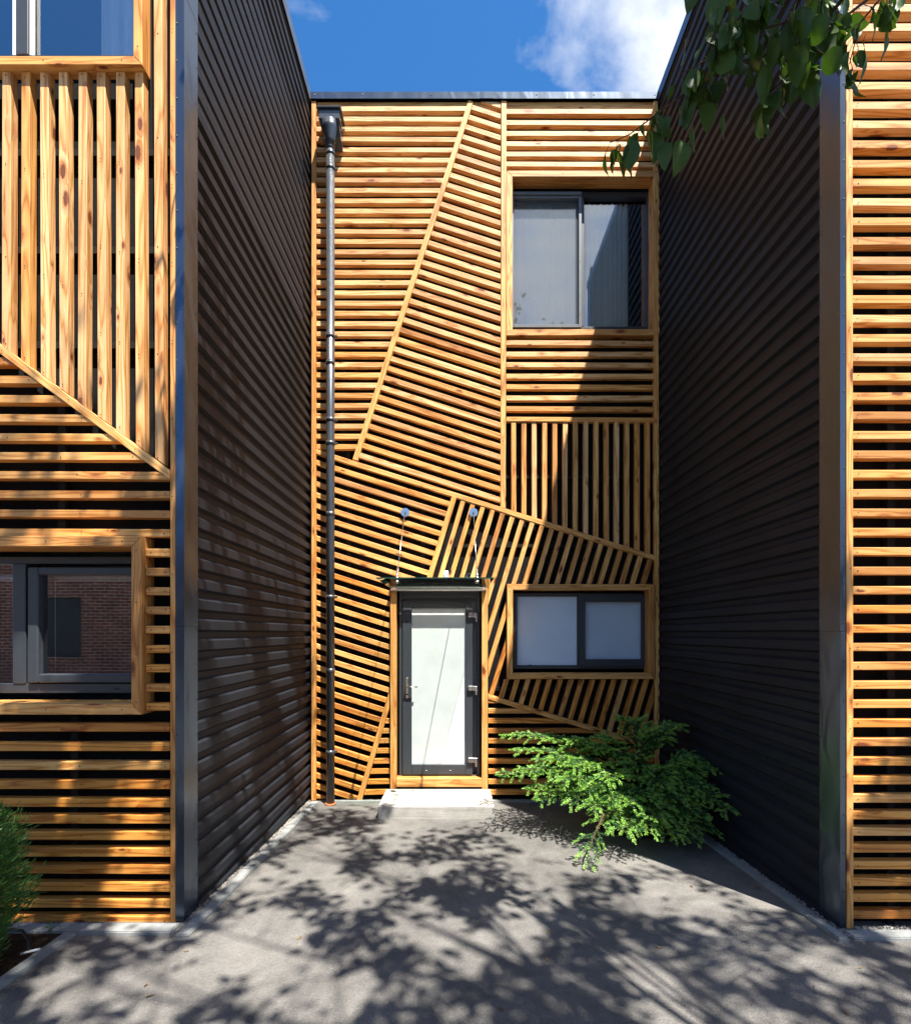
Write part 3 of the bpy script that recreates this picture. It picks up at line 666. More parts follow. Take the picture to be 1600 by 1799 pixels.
# ---- ribbed side walls
PER = 0.1285
def sheets(house, xwall, sgn, ya, yb):
    prof = [(0.0, 0.0), (0.036, 0.0), (0.052, 1.0), (0.108, 1.0), (0.1275, 0.0)]        # trough, slope up, crest, slope (z offset, depth)
    z = 0.02; k = 0
    while z < ZTOP - .1:
        pts = []
        for i in range(8):
            for zo, dd in prof: pts.append((z + PER * i + zo, dd * .026))
        pts.append((z + PER * 8 + .012, 0.0))
        pts = [(zz, dd) for zz, dd in pts if zz < ZTOP - .02]
        bm = bmesh.new(); rows = []
        nY = 6; lap = 0.0016 * (k % 2)
        for j in range(nY + 1):
            y = ya + (yb - ya) * j / nY
            rows.append([bm.verts.new((xwall + sgn * (dd - .026 + lap + .0009 * math.sin(j * 2.1 + k + i_ * .3)), y, zz)) for i_, (zz, dd) in enumerate(pts)])
        for j in range(nY):
            for i in range(len(pts) - 1):
                q = (rows[j][i], rows[j + 1][i], rows[j + 1][i + 1], rows[j][i + 1]); bm.faces.new(q if sgn < 0 else q[::-1])
        bmesh.ops.recalc_face_normals(bm, faces=bm.faces)
        from_bm('ribbed_sheet', bm, 'sheet', house)
        for i in range(8):
            for ys_ in (3.66, 4.25, 4.86):
                zz = z + PER * i + .018
                if zz < ZTOP - .15: screw(house, xwall + sgn * (-.0245 + lap), ys_ + R.uniform(-.01, .01), zz, (sgn, 0, 0), r=.0075, m='pipe')
        z += PER * 8; k += 1
sheets(lef, XL, 1, YL + .10, YB + .08)
sheets(rig, XR, -1, YR + .10, YB + .08)
def corner(house, x, sgn, Y, wside, wfront, joints):
    zs_ = [zg(Y) + .01] + joints + [ZTOP]
    for k, (a, b) in enumerate(zip(zs_, zs_[1:])):
        bm = bmesh.new(); e = .0012 * (k % 2)
        n = 14
        # side face with slight ripples + front face
        def strip(p0, p1, nrm):
            prev = None
            for j in range(n + 1):
                zz = a + .001 + (b - a - .002) * j / n
                row = [bm.verts.new(Vector(p0).lerp(Vector(p1), t) + Vector((0, 0, zz)) + Vector(nrm) * (0.0011 * math.sin(j * 1.9 + t * 5 + k) * (1 if 0 < t < 1 else 0))) for t in (0, .35, .7, 1)]
                if prev:
                    for i in range(3): f = bm.faces.new((prev[i], prev[i + 1], row[i + 1], row[i])); f.smooth = True
                prev = row
        xo = x + sgn * (.004 + e)
        strip((xo, Y - .004 - e, 0), (xo, Y + wside, 0), (sgn, 0, 0))
        strip((xo, Y - .004 - e, 0), (xo - sgn * wfront, Y - .004 - e, 0), (0, -1, 0))
        from_bm('corner_flashing', bm, 'flashing', house)
    zz = .35
    while zz < ZTOP:
        screw(house, xo + sgn * .0015, Y + wside - .012, zz, (sgn, 0, 0), .005); screw(house, xo - sgn * (wfront - .008), Y - .0065, zz * 1.02, (0, -1, 0), .0045); zz += .128 * 1.7
corner(lef, XL, 1, YL, .150, .052, [1.89, 3.765, 5.64])
corner(rig, XR, -1, YR, .160, .030, [1.86, 3.70, 5.55])
for house, x, sgn, ya in ((lef, XL, 1, YL), (rig, XR, -1, YR)):
    bm = bmesh.new(); box(bm, (x + sgn * .012, ya - .02, ZTOP - .10), (x + sgn * .016, YB + .3, ZTOP + .02), .001); box(bm, (x + sgn * .0115, ya - .02, ZTOP + .012), (x - sgn * .35, YB + .3, ZTOP + .02), .001)
    from_bm('roof_flashing', bm, 'flashing', house)

# ---- left house front
lx = lambda px: (px - VX) * YL / FPX
lz = lambda py: CZ + (VY - py) * YL / FPX
PXL = -170
batten(lef, (303.6, -700), (303.6, 1625), 9.6, YL, YL - .006, name='corner_post', depth=.07)
LB = lambda x: 613 + .741 * x
dirB = Vector((1, .741)).normalized()
batten(lef, (PXL, LB(PXL)), (297, LB(297)), 13.2, YL, YL - .007, panel=[(PXL, 0), (298.4, 0), (298.4, 1300), (PXL, 1300)])
upP = [(PXL - 10, 124), (298, 124), (298, LB(298) - 8.6), (PXL - 10, LB(PXL - 10) - 8.6)]
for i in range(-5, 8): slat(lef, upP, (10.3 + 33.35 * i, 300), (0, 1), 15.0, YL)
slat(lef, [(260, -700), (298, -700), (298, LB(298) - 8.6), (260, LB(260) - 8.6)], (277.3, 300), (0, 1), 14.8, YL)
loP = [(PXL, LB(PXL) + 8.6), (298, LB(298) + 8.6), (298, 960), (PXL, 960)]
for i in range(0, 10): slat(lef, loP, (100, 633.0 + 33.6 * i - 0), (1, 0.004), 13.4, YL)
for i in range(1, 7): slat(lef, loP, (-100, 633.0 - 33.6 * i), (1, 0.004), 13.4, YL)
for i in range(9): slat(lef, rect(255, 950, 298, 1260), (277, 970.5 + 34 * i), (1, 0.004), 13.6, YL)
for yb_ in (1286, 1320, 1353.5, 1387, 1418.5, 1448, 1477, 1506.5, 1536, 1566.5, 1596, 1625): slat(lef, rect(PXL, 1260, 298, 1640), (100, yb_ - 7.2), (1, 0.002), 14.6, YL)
holes = [(lx(-240), lz(104), lx(241), lz(-320)), (lx(-230), lz(1240), lx(240), lz(958))]
bm = bmesh.new(); holed_wall(bm, -4.4, XL - .03, 0.0, ZTOP - .02, holes, YL + .095, YL + .17); from_bm('wall', bm, 'membrane', lef)
bm = bmesh.new(); box(bm, (-9, YL + .1, ZTOP - .06), (XL - .03, 11, ZTOP - .01)); box(bm, (-9, YL + .1, .0), (-4.41, YL + .2, ZTOP - .07)); box(bm, (-9, 10.9, 0), (XL - .03, 11, ZTOP - .07)); box(bm, (XL - .16, YL + .19, 0), (XL - .04, 10.8, ZTOP - .07)); from_bm('roof', bm, 'membrane', lef)
for px, a, b in ((95, 640, 940), (118, 1262, 1620), (-60, 500, 940)): box_obj('rail', (lx(px) - .022, YL + .056, lz(b)), (lx(px) + .022, YL + .092, lz(a)), 'rail', lef)
for py in (245, 420, 590): box_obj('rail', (lx(-170), YL + .056, lz(py + 12)), (lx(296), YL + .092, lz(py)), 'rail', lef)
# upper window
YW = YL + .05
x0, z0 = Wr(-230, 99, YW); x1, z1 = Wr(240, -320, YW)
bm = bmesh.new(); bars(bm, x0, x1, z0, z1, .02, YW, YW + .07, wb=.012)
xa, _ = Wr(28, 0, YW); xb, _ = Wr(50, 0, YW); box(bm, (xa, YW - .004, z0 + .012), (xb, YW + .066, z1 - .02), .003)
win = from_bm('window', bm, 'frame', lef); tag(win, 'tall upper window with pale curtain')
surround(win, -250, -335, 255.5, 123.5, 15.5, YL, YL - .032, YW - .001)
pane(win, x0 + .02, xa, z0 + .012, z1 - .02, YW + .035); pane(win, xb, x1 - .02, z0 + .012, z1 - .02, YW + .035)
xc, _ = Wr(21, 0, YW); box_obj('sash_edge', (xc, YW + .002, z0 + .012), (xa - .001, YW + .03, z1 - .02), 'white', win, .002)
xd, _ = Wr(55, 0, YW); box_obj('sash_edge', (xb + .004, YW + .002, z0 + .012), (xd, YW + .03, z1 - .02), 'white', win, .002)
xe, _ = Wr(178, 0, YW + .095)
drape('curtain', xe, x1 + .1, z0 - .2, z1, YW + .095, 'curtain', win, 6, .02)
room(win, x0, x1, z0, z1, YW + .075)
# lower window
YW = YL + .17
x0, z0 = Wr(-215, 1218, YW); x1, z1 = Wr(240, 978, YW)
bm = bmesh.new(); bars(bm, x0, x1, z0, z1, .03, YW, YW + .07, wb=.06, wt=.045)
xa, _ = Wr(23, 0, YW); xb, _ = Wr(46, 0, YW); box(bm, (xa, YW - .006, z0 + .06), (xb, YW + .064, z1 - .045), .004)
win = from_bm('window', bm, 'frame', lef); tag(win, 'low window mirroring the brick wall opposite')
surround(win, -235, 943.3, 254.3, 1254.5, 18.4, YL, YL - .03, YW - .001)
sx0, sz0 = Wr(48, 1200, YW - .02); sx1, sz1 = Wr(262, 996, YW - .02)
bm = bmesh.new(); bars(bm, sx0, sx1, sz0, sz1, .066, YW - .022, YW + .05, .007, .055, .05); from_bm('sash', bm, 'frame', win)
pane(win, sx0 + .066, sx1 - .066, sz0 + .055, sz1 - .05, YW + .02); pane(win, x0 + .03, xa, z0 + .06, z1 - .045, YW + .02)
rx, rz = Wr(150, 1024, YW + .1)
for a, b in ((sx0 + .07, x1), (x0 + .03, xa)): tube_obj('blind_roll', [(a, YW + .11, rz + .03), (b, YW + .11, rz + .03)], .022, 'blind', win, 12)
tube_obj('blind_cord', [(sx0 + .085, YW + .09, rz), (sx0 + .087, YW + .09, z0 + .1)], .0022, 'white', win, 6)
hx, hz = Wr(204, 1210, YW); box_obj('drain_cap', (hx - .014, YW - .006, hz - .006), (hx + .014, YW - .0005, hz + .006), 'rubber', win, .002)
room(win, x0, x1, z0, z1, YW + .075)

# ---- right house front
rx_ = lambda px: (px - VX) * YR / FPX
rz_ = lambda py: CZ + (VY - py) * YR / FPX
PXR = 1800
batten(rig, (1491.5, -760), (1491.5, 1632), 12.2, YR, YR - .007, name='corner_post', depth=.07)
yb_ = 1030.0 + 6.9
cs = [yb_ - 34.15 * i for i in range(0, 52)]
cs += [1063 + 7, 1098 + 6.5, 1130 + 7, 1163 + 7, 1196.5 + 7, 1230 + 7, 1264 + 7, 1297.5 + 7, 1332 + 7, 1365 + 7, 1397 + 7, 1433.5, 1462, 1491.5, 1521, 1550.5, 1579, 1608]
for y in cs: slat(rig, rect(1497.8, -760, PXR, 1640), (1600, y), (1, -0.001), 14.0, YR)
bm = bmesh.new(); box(bm, (XR + .03, YR + .095, 0), (6.5, YR + .17, ZTOP - .02)); from_bm('wall', bm, 'membrane', rig)
bm = bmesh.new(); box(bm, (XR + .03, YR + .18, ZTOP - .06), (6.5, 11, ZTOP - .01)); box(bm, (XR + .03, 10.9, 0), (6.5, 11, ZTOP - .07)); box(bm, (XR + .04, YR + .19, 0), (XR + .16, 10.8, ZTOP - .07)); box(bm, (6.4, YR + .19, 0), (6.5, 10.8, ZTOP - .07)); from_bm('roof', bm, 'membrane', rig)
for px in (1580, 1720): box_obj('rail', (rx_(px) - .022, YR + .056, .1), (rx_(px) + .022, YR + .092, ZTOP - .1), 'rail', rig)

# screw heads, one joined part per house
for (_, smat), (parent, lst) in SCREWS.items():
    vs, fs = [], []
    for p, n, r in lst:
        n = n.normalized(); u = n.cross(Vector((0, 0, 1))).normalized(); v = n.cross(u); b = len(vs)
        for k in range(6): vs.append(p + (u * math.cos(k * math.pi / 3) + v * math.sin(k * math.pi / 3)) * r)
        vs.append(p + n * r * .45)
        for k in range(6): fs.append((b + k, b + (k + 1) % 6, b + 6))
    me = bpy.data.meshes.new('screw_heads'); me.from_pydata([tuple(v) for v in vs], [], fs)
    o = link('screw_heads', me, smat, parent); o['kind'] = 'stuff'

# ------------------------------------------------------------------ step
bm = bmesh.new(); box(bm, (-.775, 4.89, zg(4.9) - .05), (.362, 5.21, .153), .006); box(bm, (-.773, 5.213, zg(5.4) - .05), (.36, 5.448, .151), .006)
tag(from_bm('doorstep', bm, 'step'), 'pale board-marked concrete step below the white door', 'step')

# ------------------------------------------------------------------ kerbs, gravel, soil
def kerb_run(a, b, w, n, zoff=.02):
    a, b = Vector(a), Vector(b); d = (b - a); Ln = d.length; d.normalize(); nn = Vector((-d.y, d.x))
    for i in range(n):
        p, q = a + d * (Ln * i / n + .0015), a + d * (Ln * (i + 1) / n - .0015)
        bm = bmesh.new(); vs = []
        for c in (p, p + nn * w, q + nn * w, q): vs.append((c.x, c.y, zg(c.y) - .1)); 
        lo = [bm.verts.new(v) for v in vs]; j = R.uniform(-.003, .003)
        hi = [bm.verts.new((v[0], v[1], zg(v[1]) + zoff + j)) for v in vs]
        bm.faces.new(hi)
        for k in range(4): bm.faces.new((lo[k], lo[(k + 1) % 4], hi[(k + 1) % 4], hi[k]))
        bmesh.ops.recalc_face_normals(bm, faces=bm.faces)
        bmesh.ops.bevel(bm, geom=[e for e in bm.edges if all(v in hi for v in e.verts)], offset=.006, segments=2, affect='EDGES')
        from_bm('kerb_stone', bm, 'kerb', kerb)
kerb = bpy.data.objects.new('kerb', None); C.objects.link(kerb); kerb['kind'] = 'structure'; kerb['label'] = 'low grey concrete kerb along the house walls'
kerb_run((-1.502, 5.44), (-1.502, 2.80), -.075, 3)
kerb_run((-1.62, 2.83), (-4.4, 2.83), -.10, 4)
kerb_run((2.105, 2.76), (2.105, 5.44), -.06, 3)
kerb_run((2.20, 2.775), (6.4, 2.775), .085, 5)
kerb_run((-1.42, 5.44), (-.79, 5.44), .055, 1); kerb_run((.38, 5.44), (2.04, 5.44), .055, 2)
kerb_run((-2.15, 2.828), (-2.15, 0.9), -.07, 2)
# soil bed
bm = bmesh.new(); pts = [(-2.221, 2.826), (-2.221, .9), (-5.2, .9), (-5.2, 2.826)]
bm.faces.new([bm.verts.new((x, y, zg(y) + .012)) for x, y in pts][::-1]); bmesh.ops.recalc_face_normals(bm, faces=bm.faces)
for f in bm.faces:
    if f.normal.z < 0: f.normal_flip()
tag(from_bm('soil_bed', bm, 'soil'), 'dark soil bed under the clipped conifer', None, 'structure')
bm = bmesh.new(); bm.faces.new([bm.verts.new((1.68 + math.cos(a * .35) * (.36 + .05 * math.sin(a * 2.1)), 4.66 + math.sin(a * .35) * (.34 + .04 * math.cos(a * 1.7)), zg(4.66 + math.sin(a * .35) * .34) + .006)) for a in range(18)])
tag(from_bm('soil_patch', bm, 'soil'), 'small round soil patch at the foot of the young fir', None, 'structure')
def stones(name, boxes, count, rad, m, label):
    vs, fs = [], []
    for (x0, x1, y0, y1), cnt in zip(boxes, count):
        for _ in range(cnt):
            c = Vector((R.uniform(x0, x1), R.uniform(y0, y1), 0)); c.z = zg(c.y) + R.uniform(0, .008); r = rad * R.uniform(.5, 1.25); b = len(vs)
            q = Quaternion((R.random(), R.random(), R.random()), R.uniform(0, 6))
            for p in ((1, 0, 0), (-1, 0, 0), (0, .8, 0), (0, -.8, 0), (0, 0, .7), (0, 0, -.7)): vs.append(c + q @ (Vector(p) * r * R.uniform(.8, 1.2)))
            for f in ((0, 2, 4), (2, 1, 4), (1, 3, 4), (3, 0, 4), (2, 0, 5), (1, 2, 5), (3, 1, 5), (0, 3, 5)): fs.append(tuple(b + i for i in f))
    me = bpy.data.meshes.new(name); me.from_pydata([tuple(v) for v in vs], [], fs)
    return tag(link(name, me, m), label, None, 'stuff')
stones('gravel', [(-1.635, -1.575, 3.0, 5.45), (2.162, 2.235, 2.80, 5.45), (2.3, 6.0, 2.855, 2.92), (-1.5, -.8, 5.49, 5.54), (.4, 2.1, 5.49, 5.54)], [1100, 1500, 1600, 350, 700], .0085, 'gravel', 'pale gravel strip between kerb and metal wall')
stones('soil_crumbs', [(-2.9, -2.23, 2.05, 2.82), (-2.4, -2.23, 2.3, 2.82)], [700, 350], .013, 'soil', 'loose dark soil crumbs in the planting bed')
stones('grit', [(-1.4, 2.0, 2.2, 5.3)], [260], .0028, 'gravel', 'scattered grit on the asphalt')

lv, lf = [], []
for _ in range(46):
    p = Vector((R.uniform(-1.45, 2.05), R.uniform(2.2, 5.3), 0)); p.z = zg(p.y) + .004
    if R.random() < .45: p.x = R.choice((-1.46, 2.06)) + R.uniform(-.05, .05)
    a = R.uniform(0, 6.28); d = Vector((math.cos(a), math.sin(a), 0)) * R.uniform(.008, .022); q = Vector((-d.y, d.x, 0)) * R.uniform(.3, .5); b = len(lv)
    lv.extend((p - d, p + q + Vector((0, 0, .004)), p + d + Vector((0, 0, .006)), p - q)); lf.append((b, b + 1, b + 2, b + 3))
me = bpy.data.meshes.new('leaf_litter'); me.from_pydata([tuple(v) for v in lv], [], lf)
tag(link('leaf_litter', me, 'litter'), 'few dry leaf scraps scattered on the asphalt', None, 'stuff')
# ------------------------------------------------------------------ small things on the canopy
bm = bmesh.new(); bx0, _ = Wr(783, 0, 4.52)
tube(bm, [(bx0, 4.52, ZC + .007), (bx0, 4.52, ZC + .075)], [.030, .022], 14); bmesh.ops.recalc_face_normals(bm, faces=bm.faces)
tag(from_bm('plastic_cup', bm, 'white'), 'white plastic cup standing upside down on the glass canopy', 'cup')
bm = bmesh.new(); bx0, _ = Wr(821, 0, 4.54)
tube(bm, [(bx0, 4.54, ZC + .007), (bx0 + .004, 4.54, ZC + .03), (bx0 - .004, 4.54, ZC + .05)], [.010, .024, .030], 12, False)
tag(from_bm('plastic_cup', bm, 'glass'), 'small clear cup on the canopy near the right rod', 'cup')

# ------------------------------------------------------------------ young fir by the metal wall
fir = thing('fir_bush', 'low spreading young fir with pale fresh tips beside the black wall', 'shrub')
root = Vector((1.78, 4.72, zg(4.72)))
top = W(1112, 1275, 4.80)
tr_pts = [root, root + Vector((-.01, -.02, .25)), root.lerp(top, .6) + Vector((.02, 0, 0)), top]
tube_obj('trunk', tr_pts, [.028, .022, .012, .004], 'bark', fir, 8)
tips = [(888, 1292, 4.75), (905, 1318, 4.6), (882, 1362, 4.45), (915, 1352, 4.4), (930, 1385, 4.4), (948, 1404, 4.35), (955, 1292, 4.9), (1000, 1300, 4.65), (1045, 1315, 4.5), (1005, 1345, 4.3), (985, 1372, 4.2),
        (1000, 1408, 4.2), (1060, 1368, 4.1), (1092, 1462, 3.85), (1055, 1448, 4.0), (1040, 1420, 4.05), (1182, 1468, 3.85), (1150, 1438, 3.9), (1205, 1472, 3.95), (1240, 1458, 4.1), (1282, 1424, 3.95), (1262, 1352, 4.3),
        (1238, 1332, 4.5), (1186, 1277, 4.75), (1110, 1270, 4.85), (1140, 1292, 4.7), (1212, 1382, 4.2), (1252, 1396, 4.1), (1172, 1352, 4.4), (1090, 1332, 4.5), (1130, 1402, 4.05), (1100, 1412, 4.0), (1180, 1405, 4.1), (1060, 1300, 4.7), (1160, 1300, 4.75), (975, 1330, 4.5), (1220, 1430, 4.0), (1135, 1460, 3.85), (1230, 1360, 4.4), (1070, 1405, 4.1), (945, 1335, 4.55), (1120, 1352, 4.3), (1030, 1385, 4.15), (1160, 1380, 4.15), (1205, 1345, 4.4)]
hang = (1030, 1512, 3.72)
NV = {'needle_old': ([], []), 'needle_new': ([], [])}
def needles(p, q, key, dens, ln, width=.0058, flat=None):
    vs, fs = NV[key]; d = (q - p); Ln = d.length
    if Ln < 1e-4: return
    d.normalize()
    side = d.cross(Vector((0, 0, 1)))
    if side.length < .1: side = Vector((1, 0, 0))
    side.normalize(); upv = side.cross(d).normalized()
    for i in range(max(2, int(Ln * dens))):
        t = R.random(); a = R.uniform(-.35, math.pi + .35) if R.random() < .85 else R.uniform(0, 6.28)
        o = side * math.cos(a) + upv * math.sin(a) * .75
        dirn = (o * R.uniform(.7, 1.0) + d * R.uniform(.45, .95)).normalized()
        base = p.lerp(q, t); l = ln * R.uniform(.7, 1.15) * (1 - .45 * max(0, t - .6))
        wv = dirn.cross(Vector((R.uniform(-1, 1), R.uniform(-1, 1), R.uniform(.2, 1)))).normalized() * width * .5
        b = len(vs); m_ = base + dirn * l * .55
        vs.extend((base, m_ + wv, base + dirn * l, m_ - wv)); fs.append((b, b + 1, b + 2, b + 3))
def branch(p0, tip, sag=.06, n_tw=20, first=.30, scale=1.0):
    pts = []; up = (tip - p0).length
    for i in range(11):
        t = i / 10; p = p0.lerp(tip, t); p.z += sag * math.sin(math.pi * t) - .015 * math.sin(2 * math.pi * t); pts.append(p)
    tube_obj('branch', pts, [.010 * (1 - .85 * i / 10) + .0012 for i in range(11)], 'twig', fir, 5)
    at = lambda t: pts[min(9, int(t * 10))].lerp(pts[min(9, int(t * 10)) + 1], t * 10 - min(9, int(t * 10)))
    for i in range(10):
        if i > 3: needles(pts[i], pts[i + 1], 'needle_old' if i < 8 else 'needle_new', 330, .022)
    d_end = (pts[-1] - pts[-3]).normalized(); needles(pts[-1], pts[-1] + d_end * .06, 'needle_new', 700, .022)
    for k in range(n_tw):
        t = first + (1 - first) * (k + R.random() * .6) / n_tw; t = min(t, .985)
        p = at(t); d = (at(min(1, t + .05)) - at(max(0, t - .05))).normalized()
        sd = d.cross(Vector((0, 0, 1))).normalized() * (1 if k % 2 else -1)
        ln = (.28 * (1.05 - t) + .07) * R.uniform(.7, 1.2) * scale
        dirn = (d * .75 + sd * R.uniform(.6, .95) + Vector((0, 0, R.uniform(-.12, .22)))).normalized()
        q = p + dirn * ln + Vector((0, 0, -.018))
        m_ = p.lerp(q, .5) + Vector((0, 0, .012))
        tube(TWB, [p, m_, q], [.0035, .0028, .0015], 3, False)
        needles(p, m_, 'needle_old', 420, .020); needles(m_, q, 'needle_new' if R.random() < .55 else 'needle_old', 480, .021)
        nt_ = (q - m_).normalized(); e = q + (nt_ + Vector((0, 0, -.25))).normalized() * R.uniform(.035, .06); needles(q, e, 'needle_new', 760, .021)
        for s2 in range(int(ln / .045)):
            tt = (s2 + .6) / (int(ln / .045) + .3); b = p.lerp(m_, tt * 2) if tt < .5 else m_.lerp(q, tt * 2 - 1)
            sd2 = dirn.cross(Vector((0, 0, 1))).normalized() * (1 if s2 % 2 else -1)
            e2 = b + (dirn * .8 + sd2 * .75 + Vector((0, 0, R.uniform(-.2, .15)))).normalized() * R.uniform(.04, .075)
            needles(b, e2, 'needle_new' if R.random() < .62 else 'needle_old', 620, .019)
TWB = bmesh.new()
for px, py, Y in tips:
    tp = W(px, py, Y); f = max(.05, min(.95, (tp.z - root.z) / (top.z - root.z) * .75)); base = root.lerp(top, f * .7)
    branch(base, tp, .05 + .05 * R.random(), 19)
branch(W(1060, 1430, 4.0), W(*hang), .03, 7, .45, .6)
from_bm('twigs', TWB, 'twig', fir)['kind'] = 'stuff'
for key, (vs, fs) in NV.items():
    me = bpy.data.meshes.new('needles'); me.from_pydata([tuple(v) for v in vs], [], fs)
    o = link('needles', me, key, fir); o['kind'] = 'stuff'
    if key == 'needle_new': o['label'] = 'pale green fresh shoots'

# ------------------------------------------------------------------ clipped conifer, lower left
th = thing('conifer_shrub', 'dense dark green clipped conifer at the soil bed on the left', 'shrub')
c0 = Vector((-2.50, 2.38, zg(2.38)))
tube_obj('trunk', [c0, c0 + Vector((0, 0, .7))], [.03, .01], 'bark', th, 7)
vs, fs = [], []
for i in range(12000):
    z = R.uniform(.02, .93); prof = .325 * math.sin(math.pi * min(1, (z + .10) / 1.06)) ** .62
    lump = 1 + .12 * math.sin(z * 17 + 3) * math.sin(i * .001) 
    a = R.uniform(0, 2 * math.pi); lump += .13 * math.sin(a * 5 + z * 14) + .09 * math.sin(a * 9 - z * 29)
    r = prof * lump * (R.uniform(.72, 1.02) if R.random() < .85 else R.uniform(.3, .8))
    o = Vector((math.cos(a), math.sin(a), 0)); base = c0 + o * r + Vector((0, 0, z))
    dirn = (o * R.uniform(.5, 1) + Vector((R.uniform(-.5, .5), R.uniform(-.5, .5), R.uniform(.1, .9)))).normalized()
    ln = R.uniform(.03, .06)
    for k in range(4):
        d2 = (dirn + Vector((R.uniform(-.45, .45), R.uniform(-.45, .45), R.uniform(-.3, .45)))).normalized(); st = base + dirn * ln * k * .22
        wv = d2.cross(Vector((R.uniform(-1, 1), R.uniform(-1, 1), R.uniform(-1, 1)))).normalized() * .0026; b = len(vs); l = ln * R.uniform(.5, .85)
        vs.extend((st, st + d2 * l * .5 + wv, st + d2 * l, st + d2 * l * .5 - wv)); fs.append((b, b + 1, b + 2, b + 3))
me = bpy.data.meshes.new('foliage'); me.from_pydata([tuple(v) for v in vs], [], fs); link('foliage', me, 'thuja', th)['kind'] = 'stuff'
# garden hose and a weed
hs_ = [(-2.56, 2.78, .17), (-2.46, 2.76, .215), (-2.37, 2.73, .225), (-2.30, 2.69, .20), (-2.262, 2.65, .165), (-2.25, 2.62, .145)]
tag(tube_obj('hose', hs_, .008, 'rubber', None, 10), 'short black hose curving out of the soil', 'hose')
pw = Vector((-2.235, 2.60, zg(2.6) + .03))
tag(tube_obj('pipe_stub', [pw + Vector((-.03, 0, 0)), pw + Vector((.045, .03, .008))], .006, 'white', None, 8), 'short white pipe lying beside the hose', 'pipe')
wee = thing('weed', 'tiny green weed sprouting by the front kerb', 'plant')
wb = Vector((-2.27, 2.79, zg(2.79)))
tube_obj('stem', [wb, wb + Vector((.005, 0, .05)), wb + Vector((-.002, 0, .10))], [.002, .0016, .001], 'weed', wee, 5)
for k in range(9):
    a = k * 2.4; p = wb + Vector((0, 0, .03 + .008 * k)); d = Vector((math.cos(a), math.sin(a), .5)).normalized(); s = d.cross(Vector((0, 0, 1))).normalized() * .006
    me = bpy.data.meshes.new('leaf'); q = p + d * .028
    me.from_pydata([tuple(v) for v in (p, p.lerp(q, .5) + s, q, p.lerp(q, .5) - s)], [], [(0, 1, 2, 3)]); link('leaf', me, 'weed', wee)

# ------------------------------------------------------------------ fruit tree above the camera
tree = thing('fruit_tree', 'leafy fruit tree whose branch hangs into the upper right corner', 'tree')
def leaf_mesh(k):
    vs, fs = [], []
    rows = 7; curl = R.uniform(-.5, .9); fold = R.uniform(.15, .5); wid = R.uniform(.26, .33)
    ang = 0; y = 0; z = 0; step = 1 / rows
    for i in range(rows + 1):
        t = i / rows
        w = wid * (math.sin(math.pi * min(1, t ** .75)) ** .8) * (1.0 if t < .8 else (1 - (t - .8) * 1.2)) if 0 < t < 1 else 0.002
        for s in (-1, -.5, 0, .5, 1):
            vs.append((s * w, y, z + abs(s) * w * fold + .02 * math.sin(9 * t + s * 3)))
        ang += curl * step; y += math.cos(ang) * step; z -= math.sin(ang) * step
    for i in range(rows):
        for j in range(4): a = i * 5 + j; fs.append((a, a + 1, a + 6, a + 5))
    me = bpy.data.meshes.new('leaf'); me.from_pydata(vs, [], fs)
    for p in me.polygons: p.use_smooth = True
    me.materials.append(M['leaf']); return me
LM = [leaf_mesh(k) for k in range(10)]
n_leaf = [0]
def put_leaf(p, d, ln, roll, parent=tree):
    d = d.normalized(); x = d.cross(Vector((0, 0, 1)))
    if x.length < .05: x = Vector((1, 0, 0))
    x.normalize(); x = Quaternion(d, roll) @ x; z = x.cross(d)
    o = bpy.data.objects.new('leaf', LM[R.randrange(len(LM))]); C.objects.link(o); o.parent = parent
    o.matrix_basis = Matrix(((x.x * ln, d.x * ln, z.x * ln, p.x), (x.y * ln, d.y * ln, z.y * ln, p.y), (x.z * ln, d.z * ln, z.z * ln, p.z), (0, 0, 0, 1)))
    n_leaf[0] += 1
tw = [  # twigs in view: pixel, pixel, distance
    [(1660, -120, 1.75), (1560, -30, 1.8), (1480, 32, 1.85), (1405, 82, 1.88), (1300, 108, 1.9), (1228, 146, 1.92), (1160, 195, 1.93), (1105, 236, 1.94), (1072, 250, 1.94)],
    [(1560, -110, 1.7), (1470, -30, 1.75), (1390, 36, 1.8), (1310, 58, 1.82), (1240, 105, 1.86), (1195, 130, 1.88)],
    [(1640, -110, 1.7), (1560, -20, 1.72), (1510, 40, 1.74), (1492, 112, 1.76)],
    [(1420, -110, 1.7), (1340, -20, 1.72), (1290, 40, 1.74), (1245, 65, 1.76)],
    [(1411, 80, 1.88), (1385, 130, 1.88), (1350, 165, 1.9), (1335, 185, 1.9)]]
twp = []
for t_ in tw:
    pts = [W(*p) for p in t_]; n = len(pts)
    tube_obj('twig', pts, [.0065 * (1 - .75 * i / (n - 1)) for i in range(n)], 'twig', tree, 6); twp.append(pts)
def on_curve(pts, t):
    f = t * (len(pts) - 1); i = min(len(pts) - 2, int(f)); return pts[i].lerp(pts[i + 1], f - i)
down = Vector((0, 0, -1))
pet = bmesh.new()
def hang_leaf(p, ln=None, out=None):
    ln = ln or R.uniform(.085, .13)
    d = (down * R.uniform(.75, 1.2) + Vector((R.uniform(-.55, .55), R.uniform(-.5, .5), R.uniform(-.1, .35))) if out is None else out)
    pl = R.uniform(.02, .04); q = p + (d.normalized() * .6 + Vector((0, 0, -.2)) + Vector((R.uniform(-.4, .4), R.uniform(-.4, .4), 0))) * pl
    tube(pet, [p, q], [.0012, .001], 3, False); put_leaf(q, d, ln, R.uniform(-1.3, 1.3))
